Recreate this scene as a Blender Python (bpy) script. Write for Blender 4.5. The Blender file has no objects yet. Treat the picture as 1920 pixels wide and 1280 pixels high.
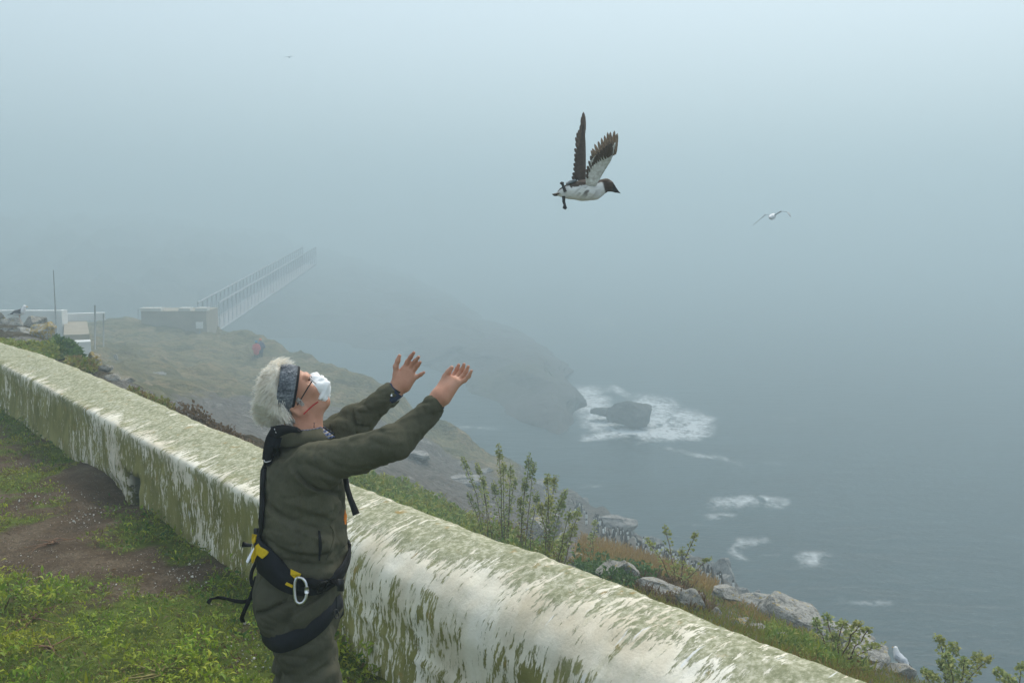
import bpy, bmesh, math, random
import numpy as np
from mathutils import Vector, Matrix, Euler
from mathutils.bvhtree import BVHTree

random.seed(7)
rng = np.random.default_rng(7)
sc = bpy.context.scene
col = sc.collection

# ------------------------------------------------------------------ camera, sky, sun, exposure
FPX = 1920 * 35 / 36.0
CAM_H = 2.15
PITCH = math.atan((640 - 430) / FPX)
cd = bpy.data.cameras.new('camera')
cam = bpy.data.objects.new('camera', cd)
col.objects.link(cam)
cam.location = (0, 0, CAM_H)
cam.rotation_euler = (math.radians(90) - PITCH, 0, 0)
cd.lens = 35
cd.sensor_width = 36
cd.clip_start = 0.05
cd.clip_end = 4000
sc.camera = cam

SUN_EL, SUN_AZ = 52.0, 25.0           # high behind the fog, ahead and to the right
w = bpy.data.worlds.new('World')
sc.world = w
w.use_nodes = True
nt = w.node_tree
nt.nodes.clear()
sky = nt.nodes.new('ShaderNodeTexSky')
sky.sky_type = 'NISHITA'
sky.sun_disc = False
sky.sun_elevation = math.radians(SUN_EL)
sky.sun_rotation = math.radians(SUN_AZ)
sky.air_density = 1.0
sky.dust_density = 3.0
veil = nt.nodes.new('ShaderNodeMix')
veil.data_type = 'RGBA'
veil.inputs[0].default_value = 0.8      # an even cloud layer over the clear sky
veil.inputs[7].default_value = (3.15, 3.5, 3.75, 1)
bg = nt.nodes.new('ShaderNodeBackground')
bg.inputs[1].default_value = 0.12
wo = nt.nodes.new('ShaderNodeOutputWorld')
nt.links.new(sky.outputs[0], veil.inputs[6])
nt.links.new(veil.outputs[2], bg.inputs[0])
nt.links.new(bg.outputs[0], wo.inputs[0])

sd = bpy.data.lights.new('sun', 'SUN')
sd.energy = 1.5
sd.angle = math.radians(30)
sd.color = (1.0, 0.93, 0.82)
sun = bpy.data.objects.new('sun', sd)
col.objects.link(sun)
sun.location = (20, 40, 80)
sdir = Vector((math.sin(math.radians(SUN_AZ)) * math.cos(math.radians(SUN_EL)),
               math.cos(math.radians(SUN_AZ)) * math.cos(math.radians(SUN_EL)), math.sin(math.radians(SUN_EL))))
sun.rotation_euler = sdir.to_track_quat('Z', 'Y').to_euler()

sc.view_settings.view_transform = 'Standard'
sc.view_settings.look = 'None'
sc.view_settings.gamma = 1
sc.view_settings.use_curve_mapping = False
sc.view_settings.exposure = 1.34
sc.cycles.use_denoising = True
sc.cycles.max_bounces = 8
sc.cycles.volume_bounces = 4
sc.cycles.diffuse_bounces = 3

FOG = 0.0094
SEA_Z = CAM_H - 19.0

# ------------------------------------------------------------------ helpers
FV = np.array([0, math.cos(PITCH), -math.sin(PITCH)])
UV_ = np.array([0, math.sin(PITCH), math.cos(PITCH)])
RV = np.array([1.0, 0, 0])
CV = np.array([0, 0, CAM_H])


def ray(u, v):
    return (u - 960) / FPX * RV + (640 - v) / FPX * UV_ + FV


def at(u, v, d):
    return CV + ray(u, v) * d


def on_plane(u, v, z):
    r = ray(u, v)
    return CV + r * ((z - CAM_H) / r[2])


def project(P):
    q = np.asarray(P, float) - CV
    d = q @ FV
    return 960 + FPX * (q @ RV) / d, 640 - FPX * (q @ UV_) / d, d


def nrm(v):
    v = np.asarray(v, float)
    return v / (np.linalg.norm(v, axis=-1, keepdims=True) + 1e-12)


def hash3(i, j, k, seed):
    n = (i.astype(np.uint64) * np.uint64(0x9E3779B97F4A7C15)) ^ (j.astype(np.uint64) * np.uint64(0xC2B2AE3D27D4EB4F)) \
        ^ (k.astype(np.uint64) * np.uint64(0x165667B19E3779F9)) ^ np.uint64((seed * 0x27D4EB2F165667C5) & 0xFFFFFFFFFFFFFFFF)
    n = (n ^ (n >> np.uint64(31))) * np.uint64(0xBF58476D1CE4E5B9)
    n = (n ^ (n >> np.uint64(29))) * np.uint64(0x94D049BB133111EB)
    n = n ^ (n >> np.uint64(32))
    return (n & np.uint64(0xFFFF)).astype(float) / 65535.0 * 2 - 1


def vnoise(P, seed=0):
    P = np.asarray(P, float)
    f = np.floor(P)
    i = f.astype(np.int64)
    t = P - f
    t = t * t * t * (t * (t * 6 - 15) + 10)
    r = 0
    for a in (0, 1):
        wx = t[..., 0] if a else 1 - t[..., 0]
        for b in (0, 1):
            wy = t[..., 1] if b else 1 - t[..., 1]
            for c in (0, 1):
                wz = t[..., 2] if c else 1 - t[..., 2]
                r = r + wx * wy * wz * hash3(i[..., 0] + a, i[..., 1] + b, i[..., 2] + c, seed)
    return r


def fbm(P, oct=4, seed=0, gain=.5):
    P = np.asarray(P, float)
    r, a = 0, 1.0
    for o in range(oct):
        r = r + a * vnoise(P * 2 ** o + o * 17.3, seed + o)
        a *= gain
    return r


def tag(o, label=None, cat=None, group=None, kind=None):
    if label: o['label'] = label
    if cat: o['category'] = cat
    if group: o['group'] = group
    if kind: o['kind'] = kind
    return o


def empty(name, loc=(0, 0, 0)):
    o = bpy.data.objects.new(name, None)
    o.location = loc
    o.empty_display_size = .1
    col.objects.link(o)
    return o


def me_from(name, V, Fc, smooth=True):
    m = bpy.data.meshes.new(name)
    V = np.asarray(V, np.float32)
    Fc = np.asarray(Fc, np.int32)
    n, k = Fc.shape
    m.vertices.add(len(V))
    m.vertices.foreach_set('co', V.ravel())
    m.loops.add(n * k)
    m.loops.foreach_set('vertex_index', Fc.ravel())
    m.polygons.add(n)
    m.polygons.foreach_set('loop_start', np.arange(0, n * k, k, dtype=np.int32))
    m.polygons.foreach_set('loop_total', np.full(n, k, np.int32))
    m.update(calc_edges=True)
    m.validate()
    m.polygons.foreach_set('use_smooth', np.full(len(m.polygons), smooth))
    return m


def link(name, m, mats=None, parent=None):
    o = bpy.data.objects.new(name, m)
    col.objects.link(o)
    if mats is not None:
        for x in (mats if isinstance(mats, (list, tuple)) else [mats]):
            m.materials.append(x)
    if parent is not None:
        o.parent = parent
        # geometry is authored in world space: undo the parent offset
        o.matrix_parent_inverse = Matrix.Translation(-Vector(parent.location)) if parent.parent is None and parent.type == 'EMPTY' else Matrix()
    return o


def grid_faces(nu, nv, wrap_u=False, wrap_v=False):
    a = np.arange(nu if wrap_u else nu - 1)
    b = np.arange(nv if wrap_v else nv - 1)
    A, B = np.meshgrid(a, b, indexing='ij')
    A, B = A.ravel(), B.ravel()
    A1, B1 = (A + 1) % nu, (B + 1) % nv
    return np.stack([A * nv + B, A1 * nv + B, A1 * nv + B1, A * nv + B1], 1)


class MB:
    """collects quads (triangles repeat the last index) for one mesh"""
    def __init__(s): s.V, s.F, s.n, s.c = [], [], 0, []

    def add(s, V, Fc):
        V = np.asarray(V, float)
        s.V.append(V); s.F.append(np.asarray(Fc, int) + s.n); s.n += len(V)

    def tube(s, pts, rad, seg=6, cap=True):
        pts = np.asarray(pts, float); n = len(pts)
        rad = np.broadcast_to(np.asarray(rad, float), (n,))
        T = nrm(np.gradient(pts, axis=0))
        up = np.array([0, 0, 1.0]) if abs(T[0][2]) < .9 else np.array([1.0, 0, 0])
        N = nrm(np.cross(T[0], up)); rings = []
        for i in range(n):
            N = nrm(N - T[i] * (N @ T[i])); B = np.cross(T[i], N)
            a = np.arange(seg) / seg * 2 * math.pi
            rings.append(pts[i] + rad[i] * (np.cos(a)[:, None] * N + np.sin(a)[:, None] * B))
        V = np.concatenate(rings); Fc = grid_faces(n, seg, wrap_v=True)
        if cap:
            V = np.concatenate([V, pts[:1], pts[-1:]])
            j = np.arange(seg); j1 = (j + 1) % seg
            Fc = np.concatenate([Fc, np.stack([j1, j, np.full(seg, n * seg), np.full(seg, n * seg)], 1),
                                 np.stack([(n - 1) * seg + j, (n - 1) * seg + j1, np.full(seg, n * seg + 1), np.full(seg, n * seg + 1)], 1)])
        s.add(V, Fc)

    def box(s, lo, hi, R=None, o=(0, 0, 0)):
        x = np.array([[i, j, k] for i in (0, 1) for j in (0, 1) for k in (0, 1)], float)
        V = np.asarray(lo) + x * (np.asarray(hi, float) - np.asarray(lo))
        if R is not None: V = V @ np.asarray(R).T
        V = V + np.asarray(o)
        s.add(V, [[0, 1, 3, 2], [4, 6, 7, 5], [0, 4, 5, 1], [2, 3, 7, 6], [0, 2, 6, 4], [1, 5, 7, 3]])

    def ribbon(s, pts, nor, width, th=.004):
        pts = np.asarray(pts, float); nor = nrm(nor); n = len(pts)
        T = nrm(np.gradient(pts, axis=0)); W = nrm(np.cross(nor, T))
        wd = np.broadcast_to(np.asarray(width, float), (n,))[:, None] / 2
        t = nor * th / 2
        V = np.stack([pts - W * wd - t, pts + W * wd - t, pts + W * wd + t, pts - W * wd + t], 1).reshape(-1, 3)
        Fc = grid_faces(n, 4, wrap_v=True)[:, ::-1]
        e = (n - 1) * 4
        s.add(V, np.concatenate([Fc, [[0, 1, 2, 3], [e + 3, e + 2, e + 1, e]]]))

    def mesh(s, name, smooth=True):
        V = np.concatenate(s.V); Fc = np.concatenate(s.F)
        m = bpy.data.meshes.new(name)
        fl = [tuple(q[:3]) if q[2] == q[3] else tuple(q) for q in Fc.tolist()]
        m.from_pydata(V.tolist(), [], fl)
        m.polygons.foreach_set('use_smooth', np.full(len(m.polygons), smooth))
        m.update()
        return m

    def build(s, name, mat, parent=None, smooth=True):
        return link(name, s.mesh(name, smooth), mat, parent)


def set_attr(m, name, vals):
    vals = np.asarray(vals, np.float32)
    if vals.ndim == 1:
        a = m.attributes.new(name, 'FLOAT', 'POINT'); a.data.foreach_set('value', vals)
    else:
        if vals.shape[1] == 3: vals = np.concatenate([vals, np.ones((len(vals), 1), np.float32)], 1)
        a = m.attributes.new(name, 'FLOAT_COLOR', 'POINT'); a.data.foreach_set('color', vals.ravel())


def smooth_step(a, b, x):
    t = np.clip((x - a) / (b - a), 0, 1)
    return t * t * (3 - 2 * t)


# ------------------------------------------------------------------ signed-distance modelling (bodies, cloth)
class Sdf:
    def __init__(s): s.p = []; s.disp = None

    def cap(s, a, b, ra, rb=None, k=.02, flat=None, sub=False):
        a = np.asarray(a, float); b = np.asarray(b, float); rb = ra if rb is None else rb
        s.p.append(('cap', (a, b - a, max(float((b - a) @ (b - a)), 1e-9), ra, rb, flat), (a + b) / 2, np.linalg.norm(b - a) / 2 + max(ra, rb), k, sub))

    def chain(s, pts, rads, k=.02, flat=None):
        for i in range(len(pts) - 1): s.cap(pts[i], pts[i + 1], rads[i], rads[i + 1], k, flat)

    def ell(s, c, r, R=None, k=.02, sub=False):
        R = np.eye(3) if R is None else np.asarray(R, float)      # rows = local axes
        s.p.append(('ell', (np.asarray(c, float), np.asarray(r, float), R), np.asarray(c, float), max(r), k, sub))

    @staticmethod
    def _d(kind, q, P):
        if kind == 'cap':
            a, ba, l2, ra, rb, flat = q
            pa = P - a
            h = np.clip((pa @ ba) / l2, 0, 1)
            e = pa - h[:, None] * ba
            if flat is not None:
                for n, sf in flat:
                    e = e + (e @ n)[:, None] * n * (1 / sf - 1)
                sm = min(sf for n, sf in flat)
                return (np.sqrt((e * e).sum(1)) - (ra + (rb - ra) * h)) * sm
            return np.sqrt((e * e).sum(1)) - (ra + (rb - ra) * h)
        c, r, R = q
        x = (P - c) @ R.T
        k0 = np.sqrt(((x / r) ** 2).sum(1)); k1 = np.sqrt(((x / r ** 2) ** 2).sum(1)) + 1e-9
        return k0 * (k0 - 1) / k1

    def eval(s, P, C=None, B=0, per=1):
        f = np.full(len(P), 9.0)
        for kind, q, c, R, k, sub in s.p:
            if C is not None:
                m = np.linalg.norm(C - c, axis=1) < R + B + k + .02
                if not m.any(): continue
                idx = (np.nonzero(m)[0][:, None] * per + np.arange(per)).ravel()
            else: idx = slice(None)
            d = s._d(kind, q, P[idx]); g = f[idx]
            if sub:
                d = -d
                h = np.maximum(k - np.abs(d - g), 0) / k
                f[idx] = np.maximum(d, g) + h * h * k / 4
            else:
                h = np.maximum(k - np.abs(d - g), 0) / k
                f[idx] = np.minimum(d, g) - h * h * k / 4
        return f

    def mesh(s, h, blk=8):
        lo = np.min([c - R for _, _, c, R, k, u in s.p if not u], 0) - 3 * h
        hi = np.max([c + R for _, _, c, R, k, u in s.p if not u], 0) + 3 * h
        nb = np.ceil((hi - lo) / (blk * h)).astype(int)
        I = np.stack(np.meshgrid(*[np.arange(x) for x in nb], indexing='ij'), -1).reshape(-1, 3)
        C = lo + (I + .5) * blk * h
        md = blk * h * .87
        f = s.eval(C)
        act = np.abs(f) < md * 2.2 + .03
        I, C = I[act], C[act]
        g = np.arange(blk + 1)
        L = np.stack(np.meshgrid(g, g, g, indexing='ij'), -1).reshape(-1, 3)
        per = len(L)
        P = (lo + (I[:, None, :] * blk + L[None]) * h).reshape(-1, 3)
        f = s.eval(P, C, md, per)
        if s.disp is not None:
            near = np.abs(f) < .04
            f[near] -= s.disp(P[near])
        f = f.reshape(-1, blk + 1, blk + 1, blk + 1)
        ins = f < 0
        cs = [(a, b, c) for a in (0, 1) for b in (0, 1) for c in (0, 1)]
        sl = lambda A, o: A[:, o[0]:blk + o[0], o[1]:blk + o[1], o[2]:blk + o[2]]
        cnt = sum(sl(ins, o).astype(np.int8) for o in cs)
        mix = (cnt > 0) & (cnt < 8)
        bi, i, j, k = np.nonzero(mix)
        G = I[bi] * blk + np.stack([i, j, k], 1)
        D = nb * blk + 3
        key = (G[:, 0] * D[1] + G[:, 1]) * D[2] + G[:, 2]
        order = np.argsort(key); key = key[order]
        acc = np.zeros((len(bi), 3)); n = np.zeros(len(bi))
        for o in cs:
            for ax in range(3):
                if o[ax]: continue
                o2 = list(o); o2[ax] = 1
                fa = f[bi, i + o[0], j + o[1], k + o[2]]; fb = f[bi, i + o2[0], j + o2[1], k + o2[2]]
                m = (fa < 0) != (fb < 0)
                t = np.where(m, fa / np.where(m, fa - fb, 1), 0)
                p = np.array(o, float)[None].repeat(len(bi), 0); p[:, ax] += t
                acc += np.where(m[:, None], p, 0); n += m
        V = lo + (G + acc / n[:, None]) * h
        V = V[order]
        Q = []
        for ax in range(3):
            o2 = [0, 0, 0]; o2[ax] = 1
            A = sl(ins, (0, 0, 0)); Bm = sl(ins, o2)
            bq, iq, jq, kq = np.nonzero(A != Bm)
            s0 = A[bq, iq, jq, kq]
            g0 = I[bq] * blk + np.stack([iq, jq, kq], 1)
            b1, b2 = (ax + 1) % 3, (ax + 2) % 3
            ids = []
            for (x, y) in ((0, 0), (1, 0), (1, 1), (0, 1)):
                gg = g0.copy(); gg[:, b1] -= x; gg[:, b2] -= y
                kk = (gg[:, 0] * D[1] + gg[:, 1]) * D[2] + gg[:, 2]
                ix = np.searchsorted(key, kk); ix = np.minimum(ix, len(key) - 1)
                ids.append(np.where(key[ix] == kk, ix, -1))
            q = np.stack(ids, 1)
            q[~s0] = q[~s0][:, ::-1]
            Q.append(q[(q >= 0).all(1)])
        Q = np.concatenate(Q)
        # keep the one connected surface, drop crumbs
        E = np.concatenate([Q[:, [0, 1]], Q[:, [1, 2]], Q[:, [2, 3]], Q[:, [3, 0]]])
        lab = np.arange(len(V))
        while True:
            new = lab.copy()
            m_ = np.minimum(lab[E[:, 0]], lab[E[:, 1]])
            np.minimum.at(new, E[:, 0], m_); np.minimum.at(new, E[:, 1], m_); np.minimum.at(new, lab[E[:, 0]], m_); np.minimum.at(new, lab[E[:, 1]], m_)
            new = new[new]
            if (new == lab).all(): break
            lab = new
        big = np.bincount(lab, minlength=len(V)).argmax(); keepv = lab == big
        if not keepv.all():
            ix = np.cumsum(keepv) - 1
            Q = ix[Q[keepv[Q[:, 0]]]]; V = V[keepv]
        return V, Q


def relax(V, Q, it=2, lam=.5):
    for _ in range(it):
        S = np.zeros_like(V); n = np.zeros(len(V))
        for a, b in ((0, 1), (1, 2), (2, 3), (3, 0)):
            np.add.at(S, Q[:, a], V[Q[:, b]]); np.add.at(n, Q[:, a], 1)
            np.add.at(S, Q[:, b], V[Q[:, a]]); np.add.at(n, Q[:, b], 1)
        V = V + lam * (S / np.maximum(n, 1)[:, None] - V)
    return V


def vnormals(V, Q):
    n = np.cross(V[Q[:, 2]] - V[Q[:, 0]], V[Q[:, 3]] - V[Q[:, 1]])
    N = np.zeros_like(V)
    for a in range(4): np.add.at(N, Q[:, a], n)
    return nrm(N)


# ------------------------------------------------------------------ materials
class Nodes:
    def __init__(s, name):
        s.m = bpy.data.materials.new(name); s.m.use_nodes = True
        s.t = s.m.node_tree; s.b = s.t.nodes['Principled BSDF']
        s.tc = s.t.nodes.new('ShaderNodeTexCoord')

    def L(s, a, b): s.t.links.new(a, b)

    def n(s, ty, **kw):
        x = s.t.nodes.new(ty)
        for k, v in kw.items(): setattr(x, k, v)
        return x

    def map(s, scale, src='Object', rot=(0, 0, 0)):
        mp = s.n('ShaderNodeMapping'); mp.inputs['Scale'].default_value = scale if isinstance(scale, (tuple, list)) else (scale,) * 3
        mp.inputs['Rotation'].default_value = rot
        s.L(s.tc.outputs[src], mp.inputs['Vector']); return mp.outputs[0]

    def noise(s, vec, scale=1, detail=4, rough=.55, dist=0):
        x = s.n('ShaderNodeTexNoise'); x.inputs['Scale'].default_value = scale; x.inputs['Detail'].default_value = detail
        x.inputs['Roughness'].default_value = rough; x.inputs['Distortion'].default_value = dist
        s.L(vec, x.inputs['Vector']); return x.outputs[0]

    def vor(s, vec, scale, feature='F1'):
        x = s.n('ShaderNodeTexVoronoi', feature=feature); x.inputs['Scale'].default_value = scale
        s.L(vec, x.inputs['Vector']); return x

    def ramp(s, fac, stops):
        x = s.n('ShaderNodeValToRGB'); e = x.color_ramp.elements
        while len(e) < len(stops): e.new(.5)
        for q, (p, c) in zip(e, stops):
            q.position = p; q.color = (c, c, c, 1) if isinstance(c, (int, float)) else tuple(c) + (1,)
        s.L(fac, x.inputs[0]); return x.outputs[0]

    def mix(s, fac, a, b, mode='MIX'):
        x = s.n('ShaderNodeMix', data_type='RGBA', blend_type=mode)
        for v, k in ((fac, 0), (a, 6), (b, 7)):
            if isinstance(v, (int, float)): x.inputs[k].default_value = v if k == 0 else (v, v, v, 1)
            elif isinstance(v, tuple): x.inputs[k].default_value = v + (1,)
            else: s.L(v, x.inputs[k])
        return x.outputs[2]

    def math(s, op, a, b=0.0, clamp=False):
        x = s.n('ShaderNodeMath', operation=op, use_clamp=clamp)
        for v, k in ((a, 0), (b, 1)):
            if isinstance(v, (int, float)): x.inputs[k].default_value = v
            else: s.L(v, x.inputs[k])
        return x.outputs[0]

    def attr(s, name):
        x = s.n('ShaderNodeAttribute', attribute_name=name); return x

    def bump(s, h, strength=.3, dist=.01):
        x = s.n('ShaderNodeBump'); x.inputs['Strength'].default_value = strength; x.inputs['Distance'].default_value = dist
        s.L(h, x.inputs['Height']); s.L(x.outputs[0], s.b.inputs['Normal'])

    def done(s, color=None, rough=.8, spec=.3):
        if color is not None:
            if isinstance(color, tuple): s.b.inputs['Base Color'].default_value = color + (1,)
            else: s.L(color, s.b.inputs['Base Color'])
        if isinstance(rough, (int, float)): s.b.inputs['Roughness'].default_value = rough
        else: s.L(rough, s.b.inputs['Roughness'])
        s.b.inputs['Specular IOR Level'].default_value = spec
        return s.m


def simple(name, c1, c2=None, scale=20, rough=.7, bump=.0, bdist=.003, spec=.3, metal=0, src='Object', detail=4):
    N = Nodes(name)
    if c2 is None: c2 = tuple(x * .75 for x in c1)
    nz = N.noise(N.map(scale, src), 1, detail)
    c = N.ramp(nz, [(.3, c2), (.7, c1)])
    if bump: N.bump(nz, bump, bdist)
    m = N.done(c, rough, spec)
    N.b.inputs['Metallic'].default_value = metal
    return m


def leafmat(name, cols, rough=.55):
    N = Nodes(name)
    g = N.n('ShaderNodeNewGeometry')
    k = len(cols)
    c = N.ramp(g.outputs['Random Per Island'], [(i / (k - 1), q) for i, q in enumerate(cols)])
    nz = N.noise(N.map(3.0), 1, 3)
    c = N.mix(N.ramp(nz, [(.35, 0.0), (.75, .45)]), c, tuple(x * .45 for x in cols[0]))
    c = N.mix(N.ramp(N.noise(N.map(1.7), 1, 4, .6), [(.42, 0.0), (.66, .55)]), c, tuple(x * y for x, y in zip(cols[-1], (1.0, .85, .6))))
    m = N.done(c, rough, .25)
    N.b.inputs['Transmission Weight'].default_value = 0
    tr = N.n('ShaderNodeBsdfTranslucent'); N.L(c, tr.inputs[0])
    ms = N.n('ShaderNodeMixShader'); ms.inputs[0].default_value = .35
    out = N.t.nodes['Material Output']
    N.L(N.b.outputs[0], ms.inputs[1]); N.L(tr.outputs[0], ms.inputs[2]); N.L(ms.outputs[0], out.inputs[0])
    return m

# ------------------------------------------------------------------ haze
N = Nodes('haze_air')
N.t.nodes.remove(N.b)
pv = N.n('ShaderNodeVolumePrincipled')
pv.inputs['Color'].default_value = (0.53, 0.645, 0.695, 1)
pv.inputs['Density'].default_value = FOG
pv.inputs['Anisotropy'].default_value = 0.30
N.L(pv.outputs[0], N.t.nodes['Material Output'].inputs['Volume'])
mb = MB(); mb.box((-760, -120, SEA_Z - 1), (760, 760, 34.0))
tag(mb.build('haze', N.m, smooth=False), 'pale sea fog over the whole bay', kind='stuff')

# ------------------------------------------------------------------ sea
def axis(lo, hi, a, b, fine, coarse):
    return np.unique(np.round(np.concatenate([np.arange(lo, a, coarse), np.arange(a, b, fine), np.arange(b, hi + 1, coarse)]), 3))

xs = axis(-750, 750, -40, 140, .75, 25.0)
ys = axis(-110, 750, 20, 200, .75, 25.0)
X, Y = np.meshgrid(xs, ys, indexing='ij')
P = np.stack([X.ravel(), Y.ravel(), np.full(X.size, SEA_Z)], 1)
foam = np.zeros(len(P))
FOAM = [  # image outlines of the white water, laid on the sea surface: (points, half-width in image px, strength)
    ([(1100, 742), (1112, 765), (1125, 790), (1150, 800), (1200, 808), (1260, 806), (1305, 800)], 15, 1.0),
    ([(1095, 744), (1130, 748)], 7, .8), ([(1100, 820), (1150, 815), (1310, 818)], 6, .8),
    ([(1215, 760), (1235, 765), (1222, 790), (1240, 800)], 16, 1.0), ([(1230, 770), (1290, 785), (1310, 790)], 14, .75),
    ([(1150, 725), (1175, 740)], 5, .6), ([(1250, 838), (1300, 853), (1345, 857), (1395, 873)], 4.5, .62),
    ([(1345, 942), (1380, 940), (1425, 938), (1460, 942)], 9, .95), ([(1335, 968), (1365, 967)], 6, .6),
    ([(1425, 1014), (1390, 1016), (1378, 1030), (1395, 1046)], 7, .75), ([(1430, 1038), (1450, 1040)], 4, .45),
    ([(1500, 1042), (1545, 1042), (1515, 1060)], 8, .75), ([(1590, 1125), (1640, 1131), (1665, 1133)], 5, .7),
    ([(1545, 1112), (1590, 1124)], 4, .4), ([(1090, 912), (1135, 910)], 3, .5), ([(1430, 868), (1475, 870)], 4, .45),
    ([(1440, 778), (1485, 787)], 5, .45), ([(1370, 760), (1392, 762)], 4, .35), ([(1105, 605), (1150, 606)], 3, .5),
    ([(1450, 1115), (1485, 1112)], 6, .3), ([(1690, 908), (1705, 904)], 3, .4), ([(860, 800), (935, 804)], 3, .6),
    ([(1300, 985), (1320, 990)], 5, .35), ([(1830, 1150), (1850, 1146)], 4, .3), ([(1100, 735), (1160, 730)], 4, .4)]
pu, pvv, pd = project(P)
for pts, wd, st in FOAM:
    for a, b in zip(pts[:-1], pts[1:]):
        a, b = np.array(a, float), np.array(b, float)
        q = np.stack([pu, pvv], 1); ab = b - a
        h = np.clip(((q - a) @ ab) / (ab @ ab), 0, 1)
        e = q - a - h[:, None] * ab
        dd = np.hypot(e[:, 0] * .55, e[:, 1])
        foam = np.maximum(foam, np.where(pd > 5, (st if pts[0][1] < 830 and pts[0][0] < 1300 and pts[0][0] > 1090 else st * .62) * np.exp(-(dd / wd / 1.25) ** 2), 0))
foam += .05 * np.clip(fbm(P * [.03, .06, 0], 3, 5), 0, 1)
m = me_from('sea', P, grid_faces(len(xs), len(ys)))
set_attr(m, 'foam', foam)
N = Nodes('sea_water')
fa = N.attr('foam').outputs['Fac']
n1 = N.math('ADD', N.math('MULTIPLY', N.noise(N.map((.42, .22, 1)), 1, 9, .72, 1.2), .55), N.math('MULTIPLY', N.noise(N.map((1.7, .9, 1)), 1, 6, .7, .6), .45))
n2 = N.noise(N.map((.09, .22, 1)), 1, 3)
fm = N.math('MULTIPLY', fa, N.math('ADD', 1.0, N.math('MULTIPLY', N.math('SUBTRACT', n1, .5), 8.5)))
fmask = N.ramp(fm, [(.16, 0.0), (1.15, .85)])
fmask = N.mix(N.ramp(fa, [(.05, 0.0), (.3, 1.0)]), 0.0, fmask)
water = N.ramp(n2, [(.3, (.006, .026, .032)), (.7, (.012, .040, .048))])
N.bump(N.noise(N.map((.3, .6, 1)), 1, 6, .65), .3, .5)
m_sea = N.done(N.mix(fmask, water, (.72, .76, .78)), N.ramp(fmask, [(0, .30), (1, .9)]), .18)
o = link('sea', m, m_sea); tag(o, kind='structure')

# the boundary wall's line in plan: a point on its inner foot, its direction, and the outward normal
WC = np.array([-2.8596, 7.5252]); WD = np.array([.60946, -.79282]); WN = np.array([.79282, .60946])

# ------------------------------------------------------------------ land as sheets over azimuth columns and true depth
def rock_grass_mat(name, grass, rock, gscale=.5):
    N = Nodes(name)
    rk = N.attr('rocky').outputs['Fac']
    a = N.noise(N.map(gscale), 1, 6, .62)
    b = N.noise(N.map((gscale * 6, gscale * 6, gscale * 12)), 1, 5, .6)
    g = N.ramp(a, [(.34, grass[0]), (.5, grass[1]), (.62, grass[2])])
    g = N.mix(N.ramp(N.noise(N.map((gscale * 2.4, gscale * 2.4, gscale * 5)), 1, 5, .65), [(.48, 0.0), (.62, .8)]), g, tuple(x * .55 for x in grass[0]))
    g = N.mix(N.ramp(b, [(.35, .55), (.65, 0.0)]), g, grass[0])
    r = N.ramp(b, [(.3, rock[0]), (.62, rock[1])])
    r = N.mix(N.ramp(N.noise(N.map(gscale * 3.1), 1, 4), [(.60, 0.0), (.70, .6)]), r, rock[2])
    f = N.ramp(N.math('ADD', rk, N.math('MULTIPLY', N.math('SUBTRACT', b, .5), .7)), [(.38, 0.0), (.62, 1.0)])
    N.bump(b, 1.0, .35)
    return N.done(N.mix(f, g, r), .95, .1)


m_headland = rock_grass_mat('headland_turf', ((.095, .095, .045), (.19, .16, .08), (.27, .205, .12)), ((.07, .064, .056), (.15, .138, .122), (.34, .33, .31)))
m_main = rock_grass_mat('mainland_rock', ((.06, .065, .05), (.09, .09, .065), (.11, .11, .085)), ((.07, .07, .068), (.10, .10, .098), (.15, .15, .145)), .12)
m_slope = rock_grass_mat('coast_soil', ((.06, .045, .025), (.11, .085, .045), (.15, .12, .075)), ((.12, .11, .095), (.26, .245, .22), (.4, .39, .36)), 1.6)

# headland seen beyond the wall: per azimuth column (px) the (depth m, px row) of its surface, last = its skyline
HEAD = {
    -500: [(16, 760), (30, 700), (45, 660), (62, 640), (80, 622)],
    60: [(16, 740), (30, 690), (45, 664), (62, 645), (80, 625)],
    200: [(16, 790), (32, 715), (52, 675), (70, 640), (84, 606)],
    300: [(14, 830), (30, 745), (50, 695), (70, 645), (85, 602)],
    400: [(13, 860), (30, 785), (50, 722), (70, 658), (84, 614)],
    500: [(12, 900), (27, 825), (47, 755), (66, 688), (78, 637)],
    600: [(11, 940), (25, 862), (44, 785), (60, 722), (71, 677)],
    700: [(10, 980), (22, 905), (40, 832), (55, 768), (66, 722)],
    800: [(9.5, 1020), (20, 950), (36, 888), (52, 826), (63, 778)],
    880: [(9, 1050), (19, 985), (34, 925), (50, 868), (61, 824)],
    960: [(8.6, 1075), (18, 1005), (32, 955), (48, 904), (60, 868)],
    1050: [(8, 1100), (17, 1030), (32, 990), (46, 950), (58, 924)],
    1130: [(7.6, 1130), (14, 1060), (26, 1022), (42, 995), (57, 975)],
    1210: [(7.2, 1160), (12, 1090), (21, 1050), (35, 1030), (51, 1016)],
    1330: [(6.8, 1200), (11, 1130), (17.5, 1100), (29, 1082), (43, 1070)],
    1420: [(6.5, 1230), (10, 1175), (15.5, 1150), (25, 1135), (37, 1125)],
    1500: [(6.2, 1260), (9.2, 1212), (12, 1190), (18, 1172), (27, 1160)],
    1600: [(6.0, 1300), (8.6, 1255), (11, 1236), (14, 1222), (18, 1215)],
    1700: [(5.8, 1345), (8, 1305), (10, 1290), (12.5, 1278), (15.5, 1270)],
    1850: [(5.6, 1410), (7.6, 1370), (9.5, 1345), (11.5, 1332), (14, 1325)],
    2400: [(5.4, 1600), (7, 1560), (8.5, 1530), (10.5, 1510), (13, 1500)]}


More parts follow.
